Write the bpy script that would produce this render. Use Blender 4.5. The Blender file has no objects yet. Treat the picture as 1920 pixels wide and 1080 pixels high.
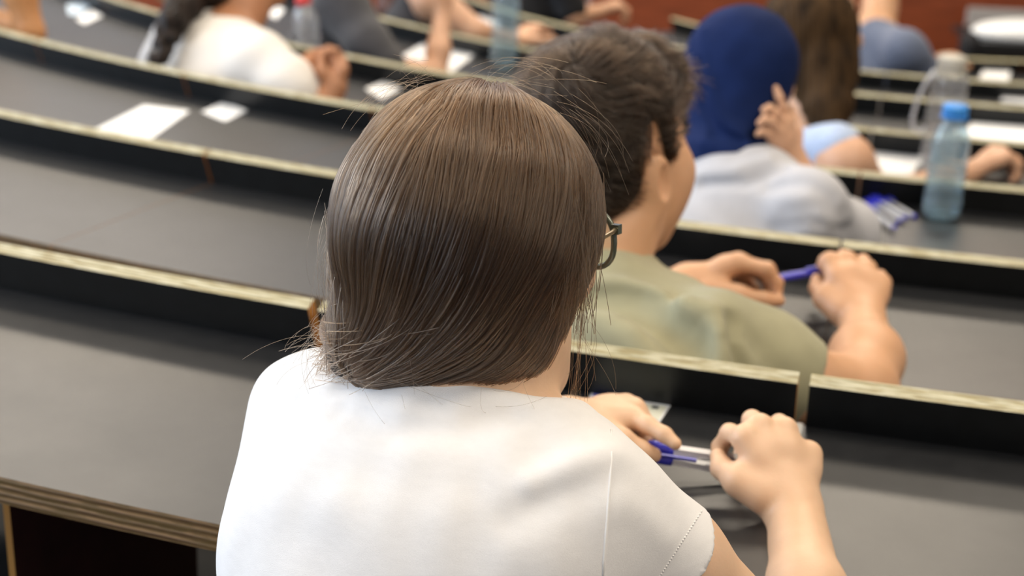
import bpy, math, random
import numpy as np
from mathutils import Matrix, Vector
random.seed(7); RNG = np.random.default_rng(7)
sc = bpy.context.scene
COL = sc.collection

# ------------------------------------------------------------------ camera
FPX, PITCH, ROLL, ZC = 3011.3, .3353, .05, 1.36
_c, _s = math.cos(ROLL), math.sin(ROLL)
_X = np.array([1., 0, 0]); _Y = np.array([0, math.sin(PITCH), math.cos(PITCH)])
FW = np.array([0, math.cos(PITCH), -math.sin(PITCH)])
RT = _c*_X + _s*_Y
UP = -_s*_X + _c*_Y
CAM = np.array([0, 0, ZC])
cam = bpy.data.cameras.new('camera'); camo = bpy.data.objects.new('camera', cam); COL.objects.link(camo)
m = Matrix.Identity(4)
for i in range(3):
    m[i][0], m[i][1], m[i][2], m[i][3] = RT[i], UP[i], -FW[i], CAM[i]
camo.matrix_world = m
cam.sensor_width = 36; cam.lens = FPX/1920*36; cam.clip_start = .02; cam.clip_end = 200
cam.dof.use_dof = True; cam.dof.focus_distance = 1.07; cam.dof.aperture_fstop = 6.2
cam.dof.aperture_blades = 0
sc.camera = camo

def U(u, v, d):
    """point seen at pixel (u, v) at depth d metres in front of the camera"""
    return CAM + d*(FW + (u-960)/FPX*RT - (v-540)/FPX*UP)
def UZ(u, v, z):
    """point of the horizontal plane z seen at pixel (u, v)"""
    r = U(u, v, 1.) - CAM
    return CAM + r*(z-ZC)/r[2]
def V(x, y, z):
    return x*RT + y*UP + z*FW
def depth(p):
    return float(np.dot(np.asarray(p)-CAM, FW))
def nz(v):
    v = np.asarray(v, float); return v/np.linalg.norm(v)

# ------------------------------------------------------------------ world, lights, exposure
w = bpy.data.worlds.new('world'); sc.world = w; w.use_nodes = True
w.node_tree.nodes['Background'].inputs[0].default_value = (.80, .86, 1, 1)
w.node_tree.nodes['Background'].inputs[1].default_value = .30
def area(name, loc, target, sx, sy, power, col):
    l = bpy.data.lights.new(name, 'AREA'); l.shape = 'RECTANGLE'; l.size = sx; l.size_y = sy
    l.energy = power; l.color = col
    o = bpy.data.objects.new(name, l); COL.objects.link(o)
    o.location = loc
    o.rotation_euler = (Vector(target)-Vector(loc)).to_track_quat('-Z', 'Y').to_euler()
    return o
for i, y in enumerate((-1.5, 3.0, 7.5)):
    area('window_daylight', (-7.4, y, 2.6), (1, y, 1.4), 3.6, 2.6, 330, (.72, .84, 1))
for i, (x, y) in enumerate(((-2.6, 1.2), (1.6, 1.2), (-2.6, 4.6), (1.6, 4.6), (-2.6, 8.0), (1.6, 8.0))):
    area('ceiling_light', (x, y, 4.05), (x, y, 0), 2.6, 1.1, (108, 108, 235)[i//2], (1, .87, .70))
area('ceiling_light', (2.4, -1.6, 4.05), (2.2, -1.2, 0), 2.6, 1.2, 120, (1, .86, .68))
vs = sc.view_settings
vs.view_transform = 'Standard'; vs.look = 'None'; vs.exposure = -.36; vs.gamma = 1; vs.use_curve_mapping = False

# ------------------------------------------------------------------ materials
MATS = {}
def nodes(name):
    m = bpy.data.materials.new(name); m.use_nodes = True
    MATS[name] = m
    nt = m.node_tree
    return m, nt, nt.nodes['Principled BSDF']
def link(nt, a, ao, b, bi): nt.links.new(a.outputs[ao], b.inputs[bi])
def mat(name, col, rough=.5, var=.0, scale=30., bump=0., bscale=200., metal=0., spec=.5, sub=0., coat=0., sheen=0., col2=None, stretch=None):
    m, nt, b = nodes(name)
    b.inputs['Base Color'].default_value = (*col, 1)
    b.inputs['Roughness'].default_value = rough
    b.inputs['Metallic'].default_value = metal
    b.inputs['Specular IOR Level'].default_value = spec
    b.inputs['Coat Weight'].default_value = coat
    b.inputs['Sheen Weight'].default_value = sheen
    if sub:
        b.inputs['Subsurface Weight'].default_value = sub
        b.inputs['Subsurface Radius'].default_value = (1, .35, .2)
        b.inputs['Subsurface Scale'].default_value = .006
    tc = nt.nodes.new('ShaderNodeTexCoord')
    src = tc
    so = 'Object'
    if stretch:
        mp = nt.nodes.new('ShaderNodeMapping'); mp.inputs['Scale'].default_value = stretch
        link(nt, tc, 'Object', mp, 0); src, so = mp, 0
    if var or col2:
        n = nt.nodes.new('ShaderNodeTexNoise'); n.inputs['Scale'].default_value = scale; n.inputs['Detail'].default_value = 5
        link(nt, src, so, n, 'Vector')
        r = nt.nodes.new('ShaderNodeValToRGB')
        c1 = [max(0, x*(1-var)) for x in col]; c2 = col2 or [min(1, x*(1+var)) for x in col]
        r.color_ramp.elements[0].position = .3; r.color_ramp.elements[1].position = .7
        r.color_ramp.elements[0].color = (*c1, 1); r.color_ramp.elements[1].color = (*c2, 1)
        link(nt, n, 0, r, 0); link(nt, r, 0, b, 'Base Color')
    if bump:
        n = nt.nodes.new('ShaderNodeTexNoise'); n.inputs['Scale'].default_value = bscale; n.inputs['Detail'].default_value = 3
        link(nt, src, so, n, 'Vector')
        bp = nt.nodes.new('ShaderNodeBump'); bp.inputs['Strength'].default_value = bump; bp.inputs['Distance'].default_value = .002
        link(nt, n, 0, bp, 'Height'); link(nt, bp, 0, b, 'Normal')
    return m
def plywood(name, dark, light, worn, layers):
    """cut plywood edge: plies run along U, their count along V"""
    m, nt, b = nodes(name)
    uv = nt.nodes.new('ShaderNodeUVMap'); uv.uv_map = 'UVMap'
    sep = nt.nodes.new('ShaderNodeSeparateXYZ'); link(nt, uv, 0, sep, 0)
    n0 = nt.nodes.new('ShaderNodeTexNoise'); n0.inputs['Scale'].default_value = 1
    mp = nt.nodes.new('ShaderNodeMapping'); mp.inputs['Scale'].default_value = (14, layers*1.2, 1); link(nt, uv, 0, mp, 0)
    link(nt, mp, 0, n0, 'Vector'); n0.inputs['Detail'].default_value = 4
    ml = nt.nodes.new('ShaderNodeMath'); ml.operation = 'MULTIPLY'; ml.inputs[1].default_value = layers*math.pi*2; link(nt, sep, 1, ml, 0)
    ad = nt.nodes.new('ShaderNodeMath'); ad.operation = 'MULTIPLY_ADD'; ad.inputs[1].default_value = 2.2; link(nt, n0, 0, ad, 0); link(nt, ml, 0, ad, 2)
    sn = nt.nodes.new('ShaderNodeMath'); sn.operation = 'SINE'; link(nt, ad, 0, sn, 0)
    r = nt.nodes.new('ShaderNodeValToRGB'); r.color_ramp.elements[0].color = (*dark, 1); r.color_ramp.elements[1].color = (*light, 1)
    mr = nt.nodes.new('ShaderNodeMapRange'); mr.inputs[1].default_value = -1; mr.inputs[2].default_value = 1; link(nt, sn, 0, mr, 0); link(nt, mr, 0, r, 0)
    n1 = nt.nodes.new('ShaderNodeTexNoise'); n1.inputs['Scale'].default_value = 1; n1.inputs['Detail'].default_value = 6
    mp1 = nt.nodes.new('ShaderNodeMapping'); mp1.inputs['Scale'].default_value = (34, 3, 1); link(nt, uv, 0, mp1, 0); link(nt, mp1, 0, n1, 'Vector')
    r1 = nt.nodes.new('ShaderNodeValToRGB'); r1.color_ramp.elements[0].position = .42; r1.color_ramp.elements[1].position = .62
    link(nt, n1, 0, r1, 0)
    mx = nt.nodes.new('ShaderNodeMix'); mx.data_type = 'RGBA'; link(nt, r1, 0, mx, 0); link(nt, r, 0, mx, 6); mx.inputs[7].default_value = (*worn, 1)
    link(nt, mx, 2, b, 'Base Color'); b.inputs['Roughness'].default_value = .45
    bp = nt.nodes.new('ShaderNodeBump'); bp.inputs['Strength'].default_value = .4; bp.inputs['Distance'].default_value = .001
    link(nt, sn, 0, bp, 'Height'); link(nt, bp, 0, b, 'Normal')
    return m
def laminate(name):
    m, nt, b = nodes(name)
    tc = nt.nodes.new('ShaderNodeTexCoord')
    n = nt.nodes.new('ShaderNodeTexNoise'); n.inputs['Scale'].default_value = 9; n.inputs['Detail'].default_value = 7; link(nt, tc, 'Object', n, 'Vector')
    r = nt.nodes.new('ShaderNodeMapRange'); r.inputs[3].default_value = .36; r.inputs[4].default_value = .46; link(nt, n, 0, r, 0)
    link(nt, r, 0, b, 'Roughness')
    n2 = nt.nodes.new('ShaderNodeTexNoise'); n2.inputs['Scale'].default_value = 60; n2.inputs['Detail'].default_value = 8; link(nt, tc, 'Object', n2, 'Vector')
    r2 = nt.nodes.new('ShaderNodeValToRGB'); r2.color_ramp.elements[0].color = (.010, .011, .013, 1); r2.color_ramp.elements[1].color = (.022, .023, .025, 1)
    link(nt, n2, 0, r2, 0); link(nt, r2, 0, b, 'Base Color')
    b.inputs['Specular IOR Level'].default_value = .8
    n3 = nt.nodes.new('ShaderNodeTexNoise'); n3.inputs['Scale'].default_value = 900; link(nt, tc, 'Object', n3, 'Vector')
    bp = nt.nodes.new('ShaderNodeBump'); bp.inputs['Strength'].default_value = .08; bp.inputs['Distance'].default_value = .0006; link(nt, n3, 0, bp, 'Height'); link(nt, bp, 0, b, 'Normal')
    return m
def hairmat(name, col, rough=.28, rand=.25):
    m = bpy.data.materials.new(name); m.use_nodes = True; MATS[name] = m
    nt = m.node_tree; nt.nodes.remove(nt.nodes['Principled BSDF'])
    h = nt.nodes.new('ShaderNodeBsdfHairPrincipled'); h.model = 'CHIANG'; h.parametrization = 'COLOR'
    hi = nt.nodes.new('ShaderNodeHairInfo')
    r = nt.nodes.new('ShaderNodeValToRGB')
    r.color_ramp.elements[0].color = (*[x*(1-rand*1.6) for x in col], 1); r.color_ramp.elements[1].color = (*[x*(1+rand*2.4) for x in col], 1)
    link(nt, hi, 'Random', r, 0); link(nt, r, 0, h, 'Color')
    h.inputs['Roughness'].default_value = rough; h.inputs['Radial Roughness'].default_value = .45
    link(nt, h, 0, nt.nodes['Material Output'], 0)
    return m
def clear(name, col, rough=.06, trans=.92, ior=1.12):
    m, nt, b = nodes(name)
    b.inputs['Base Color'].default_value = (*col, 1); b.inputs['Roughness'].default_value = rough
    b.inputs['Transmission Weight'].default_value = trans; b.inputs['IOR'].default_value = ior
    b.inputs['Specular IOR Level'].default_value = .9
    b.inputs['Coat Weight'].default_value = .6; b.inputs['Coat Roughness'].default_value = .05
    return m
laminate('black_laminate')
mat('black_panel', (.006, .007, .008), .42, .25, 40, .05, 900, spec=.35)
plywood('ply_top', (.17, .145, .07), (.44, .38, .20), (.52, .50, .36), 3.5)
plywood('ply_end', (.30, .115, .018), (.52, .25, .055), (.46, .22, .05), 3)
plywood('ply_desk', (.085, .042, .014), (.36, .22, .10), (.16, .10, .035), 4)
mat('maroon_board', (.05, .015, .012), .5, .3, 20)
mat('dark_board', (.012, .011, .010), .55, .2, 20)
mat('floor_vinyl', (.055, .045, .038), .5, .2, 12)
mat('front_wood', (.115, .022, .008), .42, .35, 5, stretch=(1, 1, 9))
mat('front_wood_low', (.19, .042, .014), .42, .25, 5, stretch=(1, 1, 9))
mat('plaster', (.74, .72, .68), .8, .04, 6)
mat('screen_grey', (.24, .27, .36), .8, .03, 6)
mat('ceiling_paint', (.62, .60, .56), .85, .03, 6)
mat('grey_board', (.34, .32, .31), .6, .08, 8)
mat('metal_grey', (.45, .45, .43), .5, .08, 40, metal=.2)
mat('skin_pale', (.72, .47, .30), .48, .06, 25, .10, 420, sub=.12, col2=(.77, .51, .34))
mat('skin_warm', (.64, .355, .195), .48, .07, 25, .10, 380, sub=.12, col2=(.69, .39, .225))
mat('skin_far', (.66, .38, .24), .5, .06, 25, sub=.1)
mat('skin_brown', (.46, .21, .105), .5, .08, 25, sub=.08)
mat('skin_orange', (.60, .28, .11), .5, .06, 25, sub=.08)
mat('white_cotton', (.84, .83, .83), .85, .02, 80, .25, 1400, sheen=.15, stretch=(1, 1, 3))
mat('seam_cotton', (.88, .87, .86), .9, .02, 80)
mat('olive_cotton', (.335, .315, .195), .85, .05, 40, .2, 900, sheen=.2)
mat('grey_cotton', (.50, .50, .53), .85, .05, 30, .2, 700, sheen=.2)
mat('white_knit', (.83, .79, .74), .9, .02, 60, .2, 800, sheen=.2)
mat('blue_grey_cotton', (.105, .13, .20), .85, .08, 30, sheen=.2)
mat('charcoal_cotton', (.038, .037, .043), .85, .15, 30, sheen=.2)
mat('black_cotton', (.010, .010, .012), .85, .15, 30)
mat('light_blue_cotton', (.46, .56, .76), .85, .06, 40, sheen=.2)
mat('navy_scarf', (.008, .019, .080), .8, .12, 25, .15, 900, spec=.1)
mat('denim', (.03, .035, .06), .85, .15, 60)
mat('hair_base_brown', (.020, .011, .006), .55, .25, 60)
mat('hair_base_dark', (.010, .006, .0035), .7, .25, 60, spec=.2, col2=(.020, .012, .007))
mat('hair_far_brown', (.034, .018, .007), .6, .45, 16, .3, 60, spec=.12, stretch=(3, 3, .6), col2=(.080, .043, .017))
mat('hair_far_black', (.008, .005, .004), .6, .5, 45, .4, 60, spec=.25, col2=(.030, .018, .013))
hairmat('hair_brown', (.049, .027, .014), .22, .34)
hairmat('hair_dark', (.014, .0075, .004), .38, .3)
mat('paper', (.88, .89, .90), .7, .015, 20)
mat('paper_blue', (.62, .74, .86), .6, .05, 40)
mat('pen_blue', (.045, .05, .62), .3, .03, 40, coat=.4)
mat('pen_white', (.80, .81, .84), .3, .03, 40, coat=.4)
mat('ink', (.02, .02, .16), .4, .1, 40)
mat('nib', (.6, .5, .3), .3, .05, 60, metal=1)
mat('cap_blue', (.05, .30, .82), .4, .05, 40)
mat('cap_red', (.75, .06, .06), .4, .05, 40)
mat('cap_grey', (.52, .50, .44), .45, .05, 40)
mat('strap_pale', (.62, .65, .72), .5, .1, 90)
mat('glass_frame', (.10, .115, .085), .25, .2, 40, metal=.3, coat=.5)
mat('gold', (.52, .42, .26), .3, .1, 60, metal=.9)
mat('eye_white', (.8, .78, .75), .2, .02, 40)
mat('lip', (.5, .2, .16), .4, .1, 40)
mat('white_plastic', (.82, .83, .82), .4, .03, 10)
clear('plastic_clear', (.96, .97, .98), .06, .91, 1.10); clear('plastic_blue', (.80, .93, 1), .05, .90, 1.08); clear('water', (.82, .93, .98), .0, .97, 1.05)
clear('barrel_clear', (.88, .89, .92), .1, .35, 1.2); clear('lens', (.84, .90, .86), .0, .93, 1.15)

# ------------------------------------------------------------------ object helpers
def empty(name, loc):
    o = bpy.data.objects.new(name, None); COL.objects.link(o); o.location = tuple(map(float, loc)); o.empty_display_size = .05
    return o
def tag(o, label=None, cat=None, group=None, kind=None):
    if label: o['label'] = label
    if cat: o['category'] = cat
    if group: o['group'] = group
    if kind: o['kind'] = kind
    return o
def place(o, parent):
    if parent is not None:
        o.parent = parent
        o.matrix_parent_inverse = Matrix.Translation(parent.location).inverted() if parent.type == 'EMPTY' and parent.parent is None and parent.rotation_euler[:] == (0, 0, 0) else parent.matrix_world.inverted()
    return o
def mesh_obj(name, verts, faces, mats, parent=None, smooth=True, midx=None, uvs=None):
    me = bpy.data.meshes.new(name)
    verts = np.asarray(verts, np.float32)
    if isinstance(faces, np.ndarray):
        n, k = faces.shape
        me.vertices.add(len(verts)); me.vertices.foreach_set('co', verts.ravel())
        me.loops.add(n*k); me.loops.foreach_set('vertex_index', faces.astype(np.int32).ravel())
        me.polygons.add(n); me.polygons.foreach_set('loop_start', np.arange(0, n*k, k, dtype=np.int32))
        me.update(calc_edges=True)
    else:
        me.from_pydata([tuple(map(float, v)) for v in verts], [], faces)
    for mm in (mats if isinstance(mats, (list, tuple)) else [mats]): me.materials.append(MATS[mm])
    if midx is not None: me.polygons.foreach_set('material_index', np.asarray(midx, np.int32))
    me.polygons.foreach_set('use_smooth', np.full(len(me.polygons), smooth))
    if uvs is not None:
        l = me.uv_layers.new(name='UVMap'); l.data.foreach_set('uv', np.asarray(uvs, np.float32).ravel())
    me.validate(clean_customdata=False)
    o = bpy.data.objects.new(name, me); COL.objects.link(o)
    return place(o, parent)
def tube(pts, radii, n=8, closed=False):
    """verts, faces of a tube through pts"""
    pts = np.asarray(pts, float); k = len(pts)
    if np.isscalar(radii): radii = [radii]*k
    vs, fs = [], []
    prev = None
    for i in range(k):
        if closed: t = pts[(i+1) % k]-pts[i-1]
        else: t = pts[min(i+1, k-1)]-pts[max(i-1, 0)]
        t = nz(t)
        if prev is None:
            a = np.array([0, 0, 1.]) if abs(t[2]) < .9 else np.array([1., 0, 0])
            s = nz(np.cross(t, a))
        else: s = nz(prev-np.dot(prev, t)*t)
        prev = s; b = np.cross(t, s)
        for j in range(n):
            an = 2*math.pi*j/n
            vs.append(pts[i]+radii[i]*(math.cos(an)*s+math.sin(an)*b))
    for i in range(k if closed else k-1):
        for j in range(n):
            a = i*n+j; b2 = i*n+(j+1) % n; i2 = (i+1) % k
            fs.append((a, b2, i2*n+(j+1) % n, i2*n+j))
    if not closed:
        fs.append(tuple(range(n))[::-1]); fs.append(tuple(range((k-1)*n, k*n)))
    return vs, fs
def lathe(profile, n=24):
    """profile of (radius, height) from bottom to top, about local z"""
    vs, fs = [], []
    for r, z in profile:
        for j in range(n):
            a = 2*math.pi*j/n; vs.append((r*math.cos(a), r*math.sin(a), z))
    for i in range(len(profile)-1):
        for j in range(n):
            fs.append((i*n+j, i*n+(j+1) % n, (i+1)*n+(j+1) % n, (i+1)*n+j))
    fs.append(tuple(range(n))[::-1]); fs.append(tuple(range((len(profile)-1)*n, len(profile)*n)))
    return np.array(vs), fs
def xf(vs, origin, zaxis, xaxis=None):
    z = nz(zaxis)
    x = np.array([1., 0, 0]) if xaxis is None else np.asarray(xaxis, float)
    x = nz(x-np.dot(x, z)*z) if np.linalg.norm(np.cross(x, z)) > 1e-3 else nz(np.cross(z, [0, 1., 0]))
    y = np.cross(z, x)
    vs = np.asarray(vs, float)
    return np.asarray(origin)+vs[:, :1]*x+vs[:, 1:2]*y+vs[:, 2:3]*z
def box(c, sx, sy, sz, ax=None):
    c = np.asarray(c, float); ax = ax or (np.eye(3)[0], np.eye(3)[1], np.eye(3)[2])
    vs = [c+x*sx/2*ax[0]+y*sy/2*ax[1]+z*sz/2*ax[2] for z in (-1, 1) for y in (-1, 1) for x in (-1, 1)]
    fs = [(0, 2, 3, 1), (4, 5, 7, 6), (0, 1, 5, 4), (2, 6, 7, 3), (0, 4, 6, 2), (1, 3, 7, 5)]
    return vs, fs

# ------------------------------------------------------------------ the hall: concentric tiers
CX, CY = 1.70, 7.3527
RK = [6.1296, 5.3926, 4.6156, 3.9036, 3.0206, 2.1906, 1.3376]
ZK = [z+ZC for z in (-.5656, -.651, -.7464, -.8228, -.9232, -1.0156, -1.098)]
SEAT_W, A0, LEAN, HP, DESK = .4956, -.2344, .40, .05, .362
ZD = [z-HP for z in ZK]
FLOOR = [z-.745 for z in ZD]
def pol(r, a, z): return np.array([CX+r*math.sin(a), CY-r*math.cos(a), z])
def ang(p): return math.atan2(p[0]-CX, CY-p[1])
def rad(p): return math.hypot(p[0]-CX, p[1]-CY)
def arc(profile, a0, a1, seg, mats_per_edge, capmat):
    """sweep a closed (r, z) profile from angle a0 to a1; returns verts, faces, material ids, uvs"""
    n = len(profile); vs, fs, mi, uv = [], [], [], []
    for i in range(seg+1):
        a = a0+(a1-a0)*i/seg
        for r, z in profile: vs.append(pol(r, a, z))
    rm = profile[0][0]
    for i in range(seg):
        u0, u1 = rm*(a0+(a1-a0)*i/seg), rm*(a0+(a1-a0)*(i+1)/seg)
        for j in range(n):
            j2 = (j+1) % n
            fs.append((i*n+j, (i+1)*n+j, (i+1)*n+j2, i*n+j2)); mi.append(mats_per_edge[j])
            uv += [(u0, 0), (u1, 0), (u1, 1), (u0, 1)]
    hw = [(p[0]-profile[0][0], p[1]-profile[0][1]) for p in profile]
    fs.append(tuple(range(n))); mi.append(capmat); uv += [(h[1], h[0]/.02) for h in hw]
    fs.append(tuple(range(seg*n, seg*n+n))[::-1]); mi.append(capmat); uv += [(h[1], h[0]/.02) for h in hw[::-1]]
    return vs, fs, mi, uv
def in_view(p, mu=350, mv=250):
    p = np.asarray(p); d = depth(p)
    if d < .1: return False
    q = (p-CAM)/d; u = 960+FPX*np.dot(q, RT); v = 540-FPX*np.dot(q, UP)
    return -mu < u < 1920+mu and -mv < v < 1080+mv
# floor: one stepped surface
vs, fs = [], []
NA = 40; AA = np.linspace(-1.35, .75, NA)
prof = []
for k in range(-1, 7):
    zf = FLOOR[k] if k >= 0 else FLOOR[0]+.089
    ro = (RK[k]+.74) if k > 0 else (RK[0]+.78 if k == 0 else RK[0]+2.6)
    ri = RK[k+1]+.74 if 0 <= k < 6 else (RK[0]+.78 if k == -1 else .02)
    prof += [(ro, zf), (ri, zf)]
for r, z in prof:
    for a in AA: vs.append(pol(r, a, z))
for i in range(len(prof)-1):
    for j in range(NA-1): fs.append((i*NA+j, (i+1)*NA+j, (i+1)*NA+j+1, i*NA+j+1))
tag(mesh_obj('floor', vs, fs, 'floor_vinyl', smooth=False), kind='structure')
zf = FLOOR[6]
b = box((0, 4, zf-.26), 18, 22, .5); tag(mesh_obj('floor_base', b[0], b[1], 'floor_vinyl', smooth=False), kind='structure')
WY = 9.6
b = box((0, WY+.06, zf+.27), 18, .12, .56); low = tag(mesh_obj('trim_1', b[0], b[1], 'front_wood_low', smooth=False), kind='structure')
b = box((0, WY+.11, zf+1.2), 18, .12, 1.3); tag(mesh_obj('wall_front', b[0], b[1], 'front_wood', smooth=False), kind='structure')
b = box((0, WY+.14, zf+3.35), 18, .12, 3.0); tag(mesh_obj('wall_front_upper', b[0], b[1], 'front_wood', smooth=False), kind='structure')
b = box((-2.1, WY+.04, zf+3.2), 8.8, .06, 2.6); tag(mesh_obj('wall_front_panel', b[0], b[1], 'screen_grey', smooth=False), kind='structure')
b = box((8.6, 2.5, 1.8), .12, 15, 5.4); tag(mesh_obj('wall_right', b[0], b[1], 'plaster', smooth=False), kind='structure')
b = box((0, 2.5, 4.25), 18, 15, .1); tag(mesh_obj('ceiling', b[0], b[1], 'ceiling_paint', smooth=False), kind='structure')
# left wall with three window openings (sill, piers, lintel) and frames
wl = empty('wall_left', (-7.6, 2.5, 0)); tag(wl, kind='structure')
for (y0, y1, z0, z1) in ((-5, 10, -1, 1.25), (-5, 10, 3.95, 4.5), (-5, -3.4, 1.25, 3.95), (.4, 1.1, 1.25, 3.95), (4.9, 5.6, 1.25, 3.95), (9.4, 10, 1.25, 3.95)):
    b = box((-7.6, (y0+y1)/2, (z0+z1)/2), .2, y1-y0, z1-z0); mesh_obj('masonry', b[0], b[1], 'plaster', wl, smooth=False)

# bench rows: each row is one built-in thing with its seat backs and desktop boards
ROWLAB = ['nearest curved black desk row, in front of the woman in the white t-shirt',
 'second curved black desk row, in front of the boy in the olive t-shirt',
 'third curved black desk row, holding the blue-capped bottle and a bundle of pens',
 'fourth curved black desk row, holding the red-capped bottle and the strapped clear bottle',
 'fifth curved black desk row, holding the tall pale blue bottle',
 'sixth curved black desk row, in front of the bare-armed writer',
 'frontmost curved black desk row, just before the red-brown wooden wall']
T = .016
cl = math.sqrt(1+LEAN**2); dr, dz = -LEAN/cl, -1/cl          # down the reclined face
nr, nzv = -1/cl, LEAN/cl                                      # through the board, away from the camera
HB = .40
SUP = (A0-ang(UZ(-90, 985, ZD[0]-.07)))/(SEAT_W/RK[0]) % 2
for k in range(7):
    R, Z = RK[k], ZK[k]
    row = empty('lecture_bench', pol(R, A0, FLOOR[k])); tag(row, ROWLAB[k], 'bench', 'curved bench rows of the lecture hall')
    wa = SEAT_W/R
    face = [(R, Z), (R+HB*dr, Z+HB*dz), (R+HB*dr+T*nr, Z+HB*dz+T*nzv), (R+T*nr, Z+T*nzv)]
    ns = [n for n in range(-5, 14) if -1.25 < A0-(n+1)*wa and A0-n*wa < .8 and (in_view(pol(R, A0-n*wa, Z)) or in_view(pol(R, A0-(n+1)*wa, Z)))]
    gap = (.0055 if k == 0 else .002)/R
    for n in ns:
        a1, a0 = A0-n*wa-gap, A0-(n+1)*wa+gap
        v, f, mi, uv = arc(face, a0, a1, 8, [0, 0, 0, 1], 2)
        mesh_obj('seat_back', v, f, ['black_panel', 'ply_top', 'ply_end'], row, smooth=False, midx=mi, uvs=uv)
    dp = [(R+DESK, ZD[k]), (R+DESK, ZD[k]-.025), (R-.021, ZD[k]-.025), (R-.021, ZD[k])]
    pairs = sorted({math.floor(n/2) for n in ns})
    for q in pairs:
        a1, a0 = A0-2*q*wa-.0006/R, A0-2*(q+1)*wa+.0006/R
        v, f, mi, uv = arc(dp, a0, a1, 14, [1, 0, 0, 0], 2)
        mesh_obj('desktop', v, f, ['black_laminate', 'ply_desk', 'ply_end'], row, smooth=False, midx=mi, uvs=uv)
        # upright board under the joint, plywood edge to the sitter
        a = A0-2*q*wa-wa*SUP
        tp = .0035/R
        v, f, mi, uv = arc([(R+DESK-.09, ZD[k]-.026), (R+DESK-.12, FLOOR[k]), (R-.06, FLOOR[k]), (R-.05, ZD[k]-.026)], a-tp, a+tp, 1, [1, 0, 0, 0], 0)
        mesh_obj('support_board', v, f, ['maroon_board', 'ply_end'], row, smooth=False, midx=mi, uvs=uv)
    # fold-down seats of the people in this row
    if k < 7:
        Rs = RK[k]+DESK
        for n in ns:
            a1, a0 = A0-n*wa-.02/R, A0-(n+1)*wa+.02/R
            v, f, mi, uv = arc([(Rs+.34, ZD[k]-.30), (Rs+.34, ZD[k]-.325), (Rs+.04, ZD[k]-.325), (Rs+.04, ZD[k]-.30)], a0, a1, 4, [1, 0, 1, 0], 2)
            mesh_obj('seat', v, f, ['dark_board', 'ply_desk', 'ply_end'], row, smooth=False, midx=mi, uvs=uv)
    if k == 0:
        b = box(pol(R+.002, A0, ZD[k]+.0012), .006, .046, .002, (np.array([math.cos(A0), math.sin(A0), 0]), np.array([-math.sin(A0), math.cos(A0), 0]), np.array([0, 0, 1.])))
        mesh_obj('joint_plate', b[0], b[1], 'metal_grey', row, smooth=False)

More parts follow.
